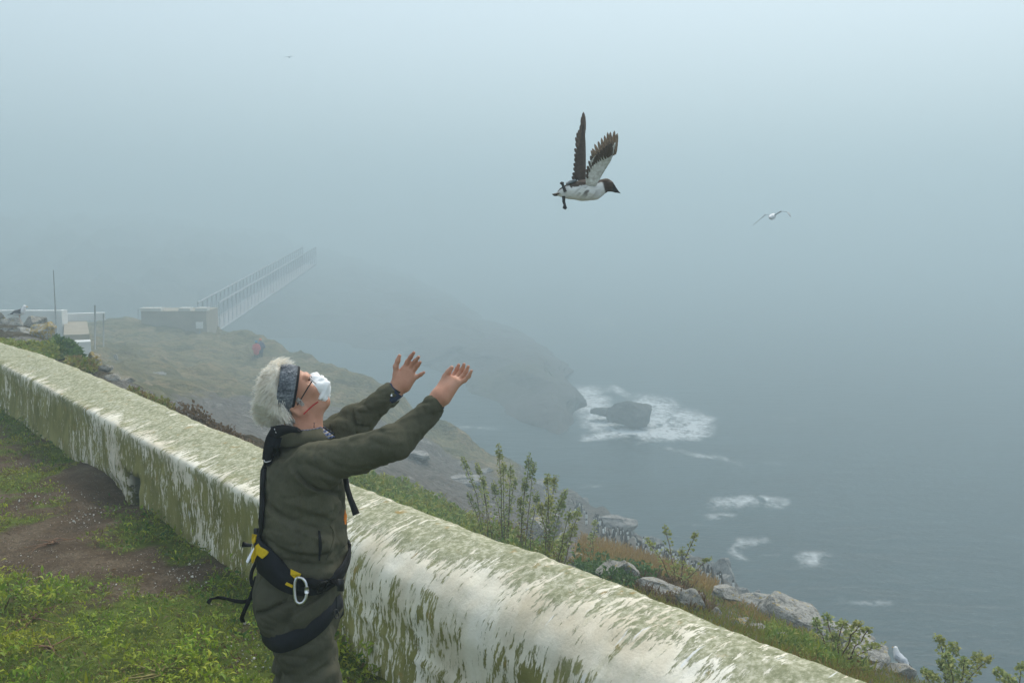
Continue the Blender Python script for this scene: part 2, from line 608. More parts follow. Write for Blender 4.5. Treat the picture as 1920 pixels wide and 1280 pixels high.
def column(tab, u):
    ks = sorted(tab)
    i = int(np.clip(np.searchsorted(ks, u) - 1, 0, len(ks) - 2))
    t = (u - ks[i]) / (ks[i + 1] - ks[i]); t = np.clip(t, 0, 1)
    return np.array(tab[ks[i]], float) * (1 - t) + np.array(tab[ks[i + 1]], float) * t


us = np.arange(-500, 2400, 7.0)
rows, NR, NC = [], 90, 26
kind_rock = []
prof = np.linspace(0, 4, NR)
for u in us:
    c = column(HEAD, u)
    d = np.interp(prof, range(5), c[:, 0])
    slope_v = np.interp(prof, range(5), c[:, 1])
    # ease the knots
    slope_v = np.convolve(np.pad(slope_v, 5, 'edge'), np.ones(11) / 11, 'valid') * .7 + slope_v * .3
    slope_v[-1] = c[-1, 1]
    p = np.array([at(u, v, q) for v, q in zip(slope_v, d)])
    # carry the ground back to the foot of the wall so that no trench is left behind it
    dr0 = ray(u, 700); hh = dr0[:2] @ WN
    if hh > .06:
        dw0 = (.50 - (CV[:2] - WC) @ WN) / hh
        if dw0 < d[0]:
            a0 = np.array([dr0[0] * dw0, dr0[1] * dw0, .02]); tt = np.linspace(0, 1, 14)[:-1, None]
            lead = a0 + (p[0] - a0) * tt
        else: lead = np.repeat(p[:1], 13, 0) + np.array([0, 0, -.01])
    else: lead = np.repeat(p[:1], 13, 0) + np.array([0, 0, -.01])
    p = np.concatenate([lead, p])
    e = p[-1]; out = np.array([e[0], e[1], 0]); out /= np.linalg.norm(out)
    drop = e[2] - (SEA_Z - 3)
    t = np.linspace(0, 1, NC + 1)[1:]
    cl = e + out[None] * (t ** 1.4 * (4 + drop * .45))[:, None] + np.array([0, 0, -1.0]) * (drop * t ** .85)[:, None]
    rows.append(np.concatenate([p, cl]))
    kind_rock.append(np.concatenate([np.zeros(NR + 13), np.ones(NC)]))
HP = np.array(rows); shp = HP.shape[:2]
Hf = HP.reshape(-1, 3).copy()
hu, hv, hd = project(Hf)
rk = np.array(kind_rock).ravel()
# bare rock bands: dark scree below the turf, cliff rim to the right
bandline = np.interp(hu, [200, 480, 640, 760, 860, 950], [745, 735, 760, 800, 850, 905])
rk = np.maximum(rk, smooth_step(-25, 40, hv - bandline) * (hu < 1010) * .95)
rk = np.maximum(rk, smooth_step(900, 1050, hu) * .75)
rk = np.maximum(rk, smooth_step(940, 1000, hu) * smooth_step(25, 32, hd) * .85)
amp = np.clip(hd / 60, .06, 1) * .55
last = (np.arange(NR + 13 + NC)[None].repeat(len(us), 0)).ravel()
amp = amp * np.where(last < NR + 13, 1, 1.6) * np.where(last < 13, .25, 1)
tus = np.abs(fbm(Hf * [.22, .22, .22], 5, 3, .55))
Hf[:, 2] += amp * (tus * 1.5 - .55)
Hf[:, :2] += (amp * fbm(Hf * .35, 3, 9) * .7)[:, None] * nrm(Hf[:, :2]) * (last >= NR + 7)[:, None]
m = me_from('headland', Hf, grid_faces(*shp))
set_attr(m, 'rocky', rk)
o = link('headland', m, m_headland); tag(o, kind='structure')
HEADF = grid_faces(*shp)
BVH_HEAD = BVHTree.FromPolygons(Hf.tolist(), HEADF.tolist())

# mainland across the gully, fading into the fog
MAIN = {  # azimuth px: (depth, height) pairs from the shore inland
    -900: [(160, -24), (190, -13), (260, -5), (360, 4), (500, 12)],
    0: [(160, -24), (192, -12), (260, -4), (360, 4), (500, 11)],
    350: [(166, -24), (198, -14), (270, -6), (370, 0), (500, 5)],
    560: [(170, -24), (200, -16), (275, -10), (370, -6), (470, -4)],
    750: [(168, -24), (200, -19), (270, -16), (350, -16), (470, -18)],
    900: [(152, -24), (176, -20), (215, -20), (265, -22), (330, -26)],
    1000: [(132, -24), (152, -20), (185, -20), (220, -22), (250, -26)],
    1070: [(124, -24), (136, -22), (150, -22.5), (165, -23), (180, -27)],
    1104: [(122, -26), (125, -24.6), (130, -24.4), (134, -25), (140, -26)],
    1125: [(122, -27), (125, -26), (130, -26), (134, -27), (140, -27)]}
us2 = np.arange(-900, 1126, 7.5)
rows = []
for u in us2:
    c = column(MAIN, u); q = np.linspace(0, 4, 110)
    k_ = np.interp(u, [560, 900], [.92, .731]); c = np.stack([c[:, 0] * k_, CAM_H + (c[:, 1] - CAM_H) * k_], 1)
    d = np.interp(q, range(5), c[:, 0]); z = np.interp(q, range(5), c[:, 1])
    a = (u - 960) / FPX
    rows.append(np.stack([a * d, d, z], 1))
MP = np.array(rows); s2 = MP.shape[:2]; MP = MP.reshape(-1, 3)
jag = np.abs(fbm(MP * .07, 5, 21, .6))
mu = project(MP)[0]
MP[:, 2] += (jag * 5 - 2.2) * np.interp(mu, [300, 800, 1100], [1, .5, .2]) * np.clip((MP[:, 2] - SEA_Z + 2) / 12, 0, 1)
MP[:, 1] += fbm(MP * .09, 4, 33) * 2.5
MP[:, 0] += fbm(MP * .12 + 9, 4, 35) * 1.3
MP[:, 2] = np.minimum(MP[:, 2], 40)
m = me_from('mainland', MP, grid_faces(*s2))
set_attr(m, 'rocky', np.clip(.75 + .4 * fbm(MP * .05, 3, 8), 0, 1))
o = link('mainland', m, m_main); tag(o, kind='structure')

# ------------------------------------------------------------------ the wall: profile swept along a straight line


def wall_pt(s, off, z): return np.array([*(WC + WD * s + WN * off), z])


ss = np.arange(-13, 12.5, .022)
PR_SHARP = np.array([(-.01, -.25), (0, 0), (.012, .2), (.015, .40), (.012, .545), (.04, .558), (.20, .600), (.36, .634), (.44, .640), (.52, .61), (.56, .52), (.57, .2), (.58, -.5)])
PR_ROUND = np.array([(-.03, -.25), (-.015, 0), (.005, .22), (.015, .40), (.045, .495), (.11, .565), (.22, .622), (.36, .654), (.45, .655), (.53, .625), (.57, .54), (.58, .2), (.59, -.5)])


def resample(pr, n):
    l = np.concatenate([[0], np.cumsum(np.hypot(*np.diff(pr, axis=0).T))])
    # smooth via dense interpolation + box filter
    t = np.linspace(0, l[-1], 600); q = np.stack([np.interp(t, l, pr[:, 0]), np.interp(t, l, pr[:, 1])], 1)
    k = np.ones(7) / 7
    q = np.stack([np.convolve(np.pad(q[:, i], 3, 'edge'), k, 'valid') for i in (0, 1)], 1)
    return q[np.linspace(0, 599, n).astype(int)], l[-1]


NPF = 84
pa, la = resample(PR_SHARP, NPF); pb, lb = resample(PR_ROUND, NPF)
rd = smooth_step(2.3, 3.6, ss)[:, None, None]
PR = pa[None] * (1 - rd) + pb[None] * rd
zoff = np.interp(ss, [-13, -8.5, -5.5, -3, 0, 3.5, 5, 12], [-.16, -.10, .0, .012, -.012, 0, .028, .028])
V = np.zeros((len(ss), NPF, 3))
V[..., 0] = WC[0] + WD[0] * ss[:, None] + WN[0] * PR[..., 0]
V[..., 1] = WC[1] + WD[1] * ss[:, None] + WN[1] * PR[..., 0]
V[..., 2] = PR[..., 1] + zoff[:, None] * smooth_step(.1, .5, PR[..., 1])
T = np.gradient(PR, axis=1); nx, nz = -T[..., 1], T[..., 0]
ln = np.hypot(nx, nz) + 1e-9; nx, nz = nx / ln, nz / ln
q = np.stack([ss[:, None].repeat(NPF, 1), PR[..., 0] * 1.0, PR[..., 1]], -1)
dsp = (.006 + .008 * (PR[..., 1] < .5)) * fbm(q * [1.3, 3, 3], 3, 2) + .006 * fbm(q * [9, 9, 9], 3, 4) + .003 * vnoise(q * 34, 6)
# mortar ledge low on the near stretch, render joint and crack beside the man
zz, sg = PR[..., 1], ss[:, None]
led = np.interp(ss, [3.0, 3.5, 4.3, 5.2, 8], [.27, .24, .17, .10, .1])[:, None] + .012 * vnoise(np.stack([ss * 3, ss * 0, ss * 0], 1))[:, None]
dsp += .016 * np.exp(-((zz - led) / .013) ** 2) * smooth_step(3.1, 3.5, sg) * (PR[..., 0] < .2)
dsp -= .012 * smooth_step(.0, .10, led - zz) * smooth_step(3.1, 3.6, sg) * (PR[..., 0] < .2) * 0
crk_s = 2.72 + .05 * vnoise(np.stack([zz * 9, zz * 0, zz * 0], -1), 3)
dsp -= .045 * np.exp(-((sg - crk_s) / .016) ** 2) * (zz < .27) * (zz > -.02) * (PR[..., 0] < .2)
dsp -= .014 * np.exp(-((sg - 2.55 - .04 * vnoise(np.stack([zz * 7, zz * 0, zz * 0], -1), 5)) / .014) ** 2) * (zz > .27) * (PR[..., 0] < .3)
dsp += .012 * smooth_step(2.5, 2.62, sg) * smooth_step(.28, .4, zz) * (PR[..., 0] < .45)
# drain hole at the foot
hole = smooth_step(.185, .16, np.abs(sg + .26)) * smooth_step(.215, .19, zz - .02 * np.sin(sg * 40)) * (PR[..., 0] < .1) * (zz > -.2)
dsp -= .36 * hole
front = PR[..., 0] < .3
und = .05 * np.exp(-((sg + .85) / .45) ** 2) * smooth_step(.12, .0, zz) * front
dsp -= und
V[..., 0] -= WN[0] * 0
V[..., 0] += WN[0] * nx * dsp; V[..., 1] += WN[1] * nx * dsp; V[..., 2] += nz * dsp
m = me_from('boundary_wall', V.reshape(-1, 3), grid_faces(len(ss), NPF)[:, ::-1])
arc = np.concatenate([np.zeros((len(ss), 1)), np.cumsum(np.hypot(*np.moveaxis(np.diff(PR, axis=1), -1, 0)), axis=1)], 1)
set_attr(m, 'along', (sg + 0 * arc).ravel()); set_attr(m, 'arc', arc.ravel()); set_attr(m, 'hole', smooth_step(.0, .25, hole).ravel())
N = Nodes('weathered_whitewash')
al, ar = N.attr('along').outputs['Fac'], N.attr('arc').outputs['Fac']
cx = N.n('ShaderNodeCombineXYZ'); N.L(al, cx.inputs[0]); N.L(ar, cx.inputs[1]); uv = cx.outputs[0]


def sc_(vx, vy, off=0.0, shear=0.0):
    mp = N.n('ShaderNodeMapping'); mp.inputs['Scale'].default_value = (vx, vy, 1); mp.inputs['Location'].default_value = (off, off * .7, off)
    N.L(uv, mp.inputs['Vector']); return mp.outputs[0]


big = N.noise(sc_(1.2, 1.0), 1, 3, .5, .2)
mid = N.noise(sc_(8.5, 2.6, 3.1), 1, 6, .68, .12)
stk = N.noise(sc_(38, 4.5, 7.7), 1, 6, .72, .08)
fin = N.noise(sc_(120, 22, 1.3), 1, 5, .75)
flk = N.noise(sc_(52, 15, 21.3), 1, 6, .68)
grain = N.noise(sc_(60, 60, 2.2), 1, 5, .7)
# bias: more white to the right, near the lip and low; algae on top and in the far stretch
bs = N.ramp(N.math('MULTIPLY', N.math('ADD', al, 6), .0715), [(.0, .28), (.30, .32), (.40, .40), (.58, .41), (.63, .36), (.69, .47), (.95, .485)])
ba = N.ramp(ar, [(.25, .47), (.42, .45), (.62, .47), (.745, .50), (.795, .64), (.85, .54), (.95, .40), (1.0, .36)])
tot = N.math('ADD', N.math('ADD', N.math('MULTIPLY', big, .85), N.math('MULTIPLY', mid, .75)),
             N.math('ADD', N.math('MULTIPLY', flk, .95), N.math('ADD', N.math('MULTIPLY', stk, .60), N.math('MULTIPLY', fin, .25))))
tot = N.math('ADD', N.math('ADD', tot, N.math('MULTIPLY', bs, .9)), N.math('MULTIPLY', ba, .9))
white = N.ramp(N.math('SUBTRACT', tot, 2.065), [(.455, 0.0), (.50, 1.0)])
gn = N.ramp(N.noise(sc_(7, 3, 5.5), 1, 5, .6), [(.3, (.15, .145, .042)), (.55, (.25, .235, .08)), (.75, (.34, .31, .13))])
gtop = N.ramp(N.noise(sc_(34, 30, 4.4), 1, 6, .75), [(.3, (.16, .17, .085)), (.48, (.29, .295, .19)), (.64, (.54, .52, .40))])
topf = N.ramp(N.math('ADD', ar, N.math('MULTIPLY', N.math('SUBTRACT', mid, .5), .25)), [(.66, 0.0), (.90, 1.0)])
gcol = N.mix(topf, gn, gtop)
gcol = N.mix(N.ramp(N.noise(sc_(10, 9, 9.1), 1, 4, .6), [(.62, 0.0), (.72, .75)]), gcol, (.33, .22, .07))
pl = N.ramp(N.noise(sc_(4, 2.5, 8.8), 1, 5), [(.3, (.60, .53, .40)), (.55, (.78, .73, .61)), (.8, (.84, .81, .73))])
pl = N.mix(N.ramp(N.noise(sc_(14, 3, 6.1), 1, 4), [(.55, 0.0), (.75, .5)]), pl, (.46, .43, .27))
cc = N.mix(white, gcol, pl)
cc = N.mix(N.ramp(N.noise(sc_(17, 9, 12.1), 1, 3, .5), [(.735, 0.0), (.765, .85)]), cc, (.07, .065, .055))
cc = N.mix(N.ramp(N.noise(sc_(30, 4, 15.2), 1, 3, .5), [(.70, 0.0), (.74, .9)]), cc, (.74, .74, .73))
cc = N.mix(N.attr('hole').outputs['Fac'], cc, (.075, .08, .045))  # shade inside the drain hole painted into the wall colour
N.bump(N.math('ADD', N.math('MULTIPLY', white, .5), N.math('ADD', N.math('MULTIPLY', grain, .7), N.math('MULTIPLY', stk, .6))), .5, .012)
m_wall = N.done(cc, .92, .15)
o = link('boundary_wall', m, m_wall)
tag(o, 'low whitewashed wall with green algae streaks and rounded coping running behind the man', 'wall', kind='thing')

# ------------------------------------------------------------------ terrace ground inside the wall
gx = np.arange(-16, 9.5, .07); gy = np.arange(-2.5, 18, .07)
X, Y = np.meshgrid(gx, gy, indexing='ij')
off = (np.stack([X, Y], -1) - WC) @ WN; sal = (np.stack([X, Y], -1) - WC) @ WD
keep = off < .30
P = np.stack([X, Y, np.zeros_like(X)], -1)


def ground_z(x, y):
    x = np.asarray(x, float); y = np.asarray(y, float)
    q = np.stack([x, y, np.zeros_like(x)], -1)
    z = .035 * fbm(q * 1.1, 3, 11) + .018 * fbm(q * 5, 3, 12)
    o_ = (q[..., :2] - WC) @ WN; s_ = (q[..., :2] - WC) @ WD
    z = z - .085 * np.exp(-((s_ + .40) / .35) ** 2) * smooth_step(-.35, -.05, o_)       # scoured hollow by the drain
    z = z + .05 * np.exp(-((s_ + 1.3) / .5) ** 2) * np.exp(-((o_ + .12) / .2) ** 2)
    # trodden level patch under the man's boots
    w_ = np.exp(-(((x + .70) / .45) ** 2 + ((y - 3.4) / .45) ** 2))
    return z * (1 - w_) + w_ * .0


P[..., 2] = ground_z(X, Y)


def green_density(x, y):
    """how much of the terrace is overgrown (1 = thick weeds), read off the photograph's layout"""
    x = np.asarray(x, float); y = np.asarray(y, float)
    q = np.stack([x, y, np.zeros_like(x)], -1)
    u, v, d = project(q)
    u = np.where(d > .3, u, 0); v = np.where(d > .3, v, 1500)
    o_ = (q[..., :2] - WC) @ WN
    g = .40 + 0 * u
    g = np.maximum(g, .95 * smooth_step(1105, 1165, v + .0 * u - 18 * np.sin(u / 70)))
    g = np.maximum(g, .8 * smooth_step(330, 60, u) * smooth_step(1000, 900, v))
    g = np.maximum(g, .95 * smooth_step(-.55, -.2, o_) * (1 - .85 * np.exp(-(((u - 190) / 65) ** 2 + ((v - 915) / 45) ** 2))))
    bare = .85 * np.exp(-(((u - 190) / 240) ** 2 + ((v - 1040 - .18 * (u - 190)) / 52) ** 2))
    g = g * (1 - .62 * bare)
    g = g * (1 - .85 * np.exp(-(((u - 185) / 55) ** 2 + ((v - 915) / 45) ** 2)))
    g = g * (1 - .75 * np.exp(-(((u - 465) / 40) ** 2 + ((v - 1235) / 50) ** 2)))
    g = g * (1 - .5 * np.exp(-(((u - 430) / 60) ** 2 + ((v - 1110) / 22) ** 2)))
    s_ = (q[..., :2] - WC) @ WD
    g = g * (1 - .9 * np.exp(-((s_ + .62) / .42) ** 2) * smooth_step(-.75, -.25, o_))
    g = g + (.46 - .35 * np.exp(-((s_ + .62) / .42) ** 2)) * fbm(q * 1.9, 3, 77) + .34 * fbm(q * 6.5, 2, 78)
    return np.clip(g, 0, 1)


idx = -np.ones(X.shape, int); idx[keep] = np.arange(keep.sum())
gf = grid_faces(*X.shape); gf = idx.ravel()[gf]; gf = gf[(gf >= 0).all(1)]
m = me_from('ground', P[keep], gf)
gd = green_density(X[keep], Y[keep]); set_attr(m, 'green', gd)
N = Nodes('terrace_soil')
gr = N.attr('green').outputs['Fac']
n1 = N.noise(N.map(3.0), 1, 6, .65); n2 = N.noise(N.map(38.0), 1, 4, .7); n3 = N.noise(N.map(11.0), 1, 4, .6)
soil = N.ramp(n1, [(.25, (.05, .035, .022)), (.5, (.105, .075, .048)), (.75, (.19, .15, .105))])
soil = N.mix(N.ramp(n2, [(.4, .6), (.6, 0.0)]), soil, (.045, .032, .022))
vv = N.vor(N.map(70.0), 1)
spk = N.mix(N.ramp(vv.outputs['Distance'], [(.16, 1.0), (.24, 0.0)]), 0.0, N.ramp(N.math('ADD', n3, N.math('MULTIPLY', vv.outputs['Color'], .18)), [(.60, 0.0), (.66, .85)]))
soil = N.mix(spk, soil, (.42, .39, .34))
moss = N.ramp(n3, [(.3, (.05, .08, .012)), (.7, (.12, .165, .026))])
fgm = N.ramp(N.math('ADD', gr, N.math('MULTIPLY', N.math('SUBTRACT', n3, .5), .8)), [(.42, 0.0), (.75, .85)])
N.bump(N.math('ADD', n2, N.math('MULTIPLY', n3, .8)), .8, .03)
m_ground = N.done(N.mix(fgm, soil, moss), .97, .1)
o = link('ground', m, m_ground); tag(o, kind='structure')

# ------------------------------------------------------------------ strip of level rock and turf beyond the far stretch of wall
BANK_EDGE = {-500: (30, 560), -100: (29, 585), 40: (27, 602), 110: (22, 642), 178: (18.5, 686), 240: (16, 718), 300: (14.4, 748), 400: (12.6, 800), 480: (11.4, 838), 560: (10.4, 885), 680: (9.2, 950)}
ub = np.arange(-170, 681, 6.0); rows = []
for u in ub:
    de, ve = [np.interp(u, list(BANK_EDGE), [q[k] for q in BANK_EDGE.values()]) for k in (0, 1)]
    r_ = ray(u, 700); h = (r_[:2] @ WN)
    dw = (.66 - (CV[:2] - WC) @ WN) / h
    ze = at(u, ve, de)[2]
    dd = np.concatenate([np.linspace(dw, de, 40), de + np.linspace(.15, 8, 20)])
    zz_ = np.concatenate([np.interp(np.linspace(0, 1, 40), [0, .3, 1], [.30, .0, ze]), ze - np.linspace(.05, 7.5, 20)])
    rows.append(np.stack([(u - 960) / FPX * dd, dd * FV[1] + 0 * dd, zz_], 1))
BP = np.array(rows); sb = BP.shape[:2]; BP = BP.reshape(-1, 3)
BP[:, 2] += .10 * fbm(BP * 1.4, 4, 41)
m = me_from('bank', BP, grid_faces(*sb)); set_attr(m, 'rocky', np.clip(.35 + .5 * fbm(BP * .9, 3, 44), 0, 1))
o = link('bank', m, m_slope); tag(o, kind='structure')
BVH_BANK = BVHTree.FromPolygons(BP.tolist(), grid_faces(*sb).tolist())


def hit(u, v, bvh=BVH_HEAD):
    r_ = ray(u, v)
    loc, no, ix, ds = bvh.ray_cast(Vector(CV), Vector(r_).normalized())
    return (np.array(loc), np.array(no)) if loc is not None else (None, None)


# ------------------------------------------------------------------ rocks
def lichen_rock(name, base, dark, lich, amt, scale):
    N = Nodes(name)
    a = N.noise(N.map(scale), 1, 6, .65); b = N.noise(N.map(scale * 4), 1, 6, .7); c = N.noise(N.map(scale * 1.4), 1, 4, .6, .6)
    r = N.ramp(a, [(.3, dark), (.52, base), (.75, tuple(min(1, x * 1.25) for x in base))])
    r = N.mix(N.ramp(b, [(.36, .7), (.5, 0.0)]), r, dark)
    r = N.mix(N.ramp(c, [(amt, 0.0), (amt + .05, .85)]), r, lich)
    N.bump(b, .8, .03)
    return N.done(r, .95, .12)


M_ROCK = lichen_rock('pale_lichen_rock', (.36, .35, .32), (.10, .095, .085), (.36, .27, .06), .60, 4.0)
M_ROCKY = lichen_rock('yellow_lichen_rock', (.36, .36, .34), (.11, .10, .09), (.33, .23, .04), .46, 4.0)
M_CLIFF = lichen_rock('grey_cliff_rock', (.27, .265, .255), (.085, .082, .078), (.42, .41, .39), .60, 3.0)


M_DARKROCK = lichen_rock('wet_dark_rock', (.075, .075, .07), (.025, .025, .025), (.12, .12, .115), .60, 4.0)


def rock_mesh(name, seed, cuts=9, sub=3, rough=.10):
    r = np.random.default_rng(seed)
    bm = bmesh.new(); bmesh.ops.create_icosphere(bm, subdivisions=sub, radius=1)
    m = bpy.data.meshes.new(name); bm.to_mesh(m); bm.free()
    V = np.array([v.co[:] for v in m.vertices])
    for i in range(cuts):
        n = nrm(r.normal(size=3)); d = r.uniform(.45, .85)
        ex = V @ n - d
        V = V - np.maximum(ex, 0)[:, None] * n * .97
    V *= (1 + rough * fbm(V * 1.6 + seed, 4, seed))[:, None]
    m.vertices.foreach_set('co', V.astype(np.float32).ravel())
    m.polygons.foreach_set('use_smooth', np.zeros(len(m.polygons), bool)); m.update()
    return m


ROCKM = [rock_mesh('rock_shape', 100 + i, 11 + i % 4, 4, .13) for i in range(7)]
_rk = [0]


def rock(u, v, d, wpx, hpx, mat, label, group=None, name='boulder', rz=None, deep=.8, tilt=0, cat='rock', sink=0.0):
    """a rock whose middle stands at true distance d and whose width and height are metres worked out from there"""
    _rk[0] += 1
    src = ROCKM[_rk[0] % len(ROCKM)]
    me = src.copy() if mat.name not in [x.name for x in src.materials] and len(src.materials) else src
    if not len(me.materials): me.materials.append(mat)
    elif me.materials[0] != mat:
        me.materials[0] = mat
    o = bpy.data.objects.new(name, me); col.objects.link(o)
    p = at(u, v, d); k = d / FPX
    o.location = p - np.array([0, 0, sink])
    o.scale = (wpx * k / 1.5, max(wpx, hpx) * k / 1.5 * deep, hpx * k / 1.5)
    o.rotation_euler = (0, math.radians(tilt), random.uniform(0, .6) if rz is None else rz)
    tag(o, label, cat, group)
    return o


GR = 'lichened boulders beyond the far wall'
rock(30, 630, 22, 66, 40, M_ROCK, 'big pale angular boulder just behind the far wall, under the perched gull', GR)
rock(26, 609, 25, 44, 24, M_ROCK, 'flat-topped pale boulder with the gull standing on it', GR)
rock(63, 612, 25.5, 40, 40, M_ROCK, 'pale cracked boulder just right of the perched gull', GR, tilt=20)
rock(86, 624, 22, 44, 46, M_ROCKY, 'upright grey boulder with a yellow lichen cap beside the green cushion', GR, tilt=-10)
rock(-20, 600, 25, 60, 26, M_ROCK, 'pale boulder cut by the left edge of the photo', GR)
rock(131, 660, 20.5, 46, 24, M_ROCK, 'slanting pale slab lying in the turf below the lichen-capped boulder', GR, tilt=28)
rock(178, 676, 18.4, 32, 32, M_ROCKY, 'small squarish grey boulder with yellow lichen at the edge of the drop', GR)
rock(197, 690, 17.6, 22, 14, M_ROCK, 'small pale stone under the squarish lichened boulder', GR)
rock(214, 710, 16.6, 34, 16, M_ROCK, 'flat pale slab nearest the far wall, left of two', GR)
rock(234, 716, 16.0, 30, 14, M_ROCK, 'flat pale slab nearest the far wall, right of two', GR)

GB = 'boulders on the slope beyond the near wall'
for (u, v, wd, ht, mt, lb, tl) in [
    (1492, 1160, 96, 58, M_ROCK, 'biggest pale block on the skyline, above the end of the guillemot ledges', 24),
    (1418, 1136, 70, 30, M_ROCK, 'flat pale boulder just left of the biggest skyline block', 8),
    (1362, 1118, 60, 30, M_ROCK, 'low pale boulder above the orange turf, below the cliff rim', 10),
    (1162, 1080, 74, 44, M_ROCK, 'pale weathered boulder tucked behind the wall between the two mallow clumps', 10),
    (1228, 1106, 76, 30, M_ROCK, 'long low boulder behind the wall at the foot of the second mallow', 16),
    (1292, 1132, 44, 34, M_ROCK, 'small pale boulder peeping over the wall right of the second mallow', 10),
    (1012, 1004, 74, 54, M_ROCK, 'pale boulder standing behind the tall mallow stems', 10),
    (1585, 1196, 90, 40, M_ROCK, 'pale boulder behind the fan-shaped mallow', 20),
    (1630, 1228, 80, 30, M_ROCK, 'low pale ledge running down towards the standing gull', 20),
    (1537, 1182, 50, 26, M_ROCK, 'small pale stone between the skyline block and the fan-shaped mallow', 10),
    (1690, 1262, 50, 22, M_ROCK, 'grey rock that the white gull stands on', 6),
    (1150, 985, 60, 24, M_CLIFF, 'flat grey ledge under the bird crowd above the orange turf', 5)]:
    p, n = hit(u, v + ht * .30)
    d = project(p)[2] if p is not None else 16
    rock(u, v - 7, d - (.15 if d < 12 else .3), wd * 1.1, ht * 1.15, mt, lb, GB, tilt=tl, sink=0)

rq = random.Random(21)
GS = 'small pale stones strewn along the outside of the wall'
for k in range(16):
    u = 1090 + k * 36 + rq.uniform(-12, 12); v = np.interp(u, [1090, 1240, 1440, 1660], [1072, 1122, 1206, 1276]) - rq.uniform(4, 26)
    p, n = hit(u, v)
    if p is not None: rock(u, v - 5, project(p)[2] - .15, rq.uniform(20, 46), rq.uniform(14, 26), M_ROCK if k % 4 else M_ROCKY, 'small pale stone half hidden in the grass outside the wall', GS, 'stone', tilt=rq.uniform(-10, 20))
GC = 'jagged rocks of the cliff rim'
rr = random.Random(5)
for k, u in enumerate(np.linspace(1090, 1480, 34)):
    c = column(HEAD, u); dl, vl = c[-1]
    u_, v_, d_ = u + rr.uniform(-8, 8), vl + rr.uniform(2, 34), dl + rr.uniform(-3, .5)
    rock(u_, v_, d_, rr.uniform(24, 44), rr.uniform(40, 78), M_CLIFF, 'jagged grey rock pillar on the cliff rim among the guillemots', GC, 'cliff_rock', deep=.8, tilt=rr.uniform(-14, 10))
GD = 'outcrops on the dark hillside'
for (u, v, wd, ht, lbl_) in [(905, 885, 34, 14, 'low grey outcrop on the hillside left of the tallest mallow'), (735, 735, 22, 10, 'small outcrop on the hill edge below the raised left hand'),
        (832, 775, 30, 12, 'outcrop on the hill edge right of the near sleeve cuff'), (1010, 905, 40, 14, 'outcrop behind the big mallow clump near the cliff rim'),
        (300, 700, 30, 9, 'pale flat outcrop on the brown turf left of the man'), (780, 852, 60, 16, 'long low outcrop on the dark scree under the near forearm'),
        (860, 900, 70, 20, 'broad low outcrop left of the big mallow clump'), (218, 672, 9, 14, 'small pale standing stone at the foot of the turf headland')]:
    p, n = hit(u, v)
    if p is not None: rock(u, v, project(p)[2], wd, ht, M_CLIFF, lbl_, GD, 'outcrop')
_sr = rock_mesh('rock_shape', 900, 26, 4, .16); ROCKM_ = ROCKM; ROCKM = [_sr]
rock(1180, 768, 96, 84, 56, M_DARKROCK, 'dark sea rock standing in the white surf', None, 'sea_rock', deep=1.0, sink=.45)
rock(1130, 757, 99.5, 50, 18, M_DARKROCK, 'low dark skerry awash left of the sea rock', None, 'skerry', deep=1.0, sink=.8)
ROCKM = ROCKM_

# ------------------------------------------------------------------ footbridge
M_STEEL = simple('painted_bridge_metal', (.30, .33, .37), (.24, .27, .30), 2, .6)
M_POLE = simple('weathered_pole', (.34, .355, .36), (.28, .29, .30), 4, .9)
M_STONE = simple('rendered_stone', (.34, .30, .235), (.26, .23, .18), 1.2, .95, .4, .05)
M_CAP = simple('pale_cap_stone', (.62, .60, .55), (.5, .48, .44), 2, .9)
M_LIME = simple('limewashed_wall', (.74, .75, .74), (.60, .61, .60), .9, .95, .3, .02)
base = at(412, 618, 84)
vp = nrm(ray(890, 295)); hor = nrm([vp[0], vp[1], 0]); perp = np.array([hor[1], -hor[0], 0])
br = empty('footbridge', tuple(base))
tag(br, 'pale metal lattice footbridge running from the stone abutment into the fog', 'bridge')
LEN, HT, NB = 52.0, 2.3, 34
up = np.array([0, 0, 1.0])
side_pt = lambda s, t, h: base - perp * (1.75 * s) + vp * t + up * h
post_m = None
for s in (0, 1):
    f = MB(); f.tube([side_pt(s, 0, HT), side_pt(s, LEN, HT)], .075, 6)
    tr = f.build('truss', M_STEEL, br)
    f = MB(); f.tube([side_pt(s, 0, 0), side_pt(s, LEN, 0)], .09, 6); f.build('bottom_chord', M_STEEL, tr)
    f = MB(); f.tube([side_pt(s, 0, HT * .52), side_pt(s, LEN, HT * .52)], .03, 5); f.build('hand_rail', M_STEEL, tr)
    pm = MB(); pm.tube([side_pt(s, 0, 0), side_pt(s, 0, HT)], .04, 5); pm = pm.mesh('post')
    pm.materials.append(M_STEEL)
    dm = MB(); dm.tube([side_pt(s, 0, 0), side_pt(s, LEN / NB, HT)], .028, 5); dm = dm.mesh('diagonal')
    dm.materials.append(M_STEEL)
    for k in range(NB + 1):
        p_ = link('post', pm, None, tr); p_.location = vp * (k * LEN / NB)
        if k < NB:
            p_ = link('diagonal', dm, None, tr); p_.location = vp * (k * LEN / NB)
f = MB()
R_ = np.stack([perp, vp, nrm(np.cross(perp, vp))], 1)
f.box((-1.75, 0, -.10), (0, LEN, .02), R_, base)
f.build('deck', M_POLE, br, smooth=False)
ab = empty('abutment', tuple(base - up * 1.6)); tag(ab, 'blocky stone abutment with pale cap stones at the near end of the footbridge', 'abutment')
Rb = np.stack([perp, hor, up], 1)
f = MB(); f.box((-5.2, .3, -4), (-.05, 4.0, 1.9), Rb, base - hor * 4.2); f.build('masonry', M_STONE, ab, smooth=False)
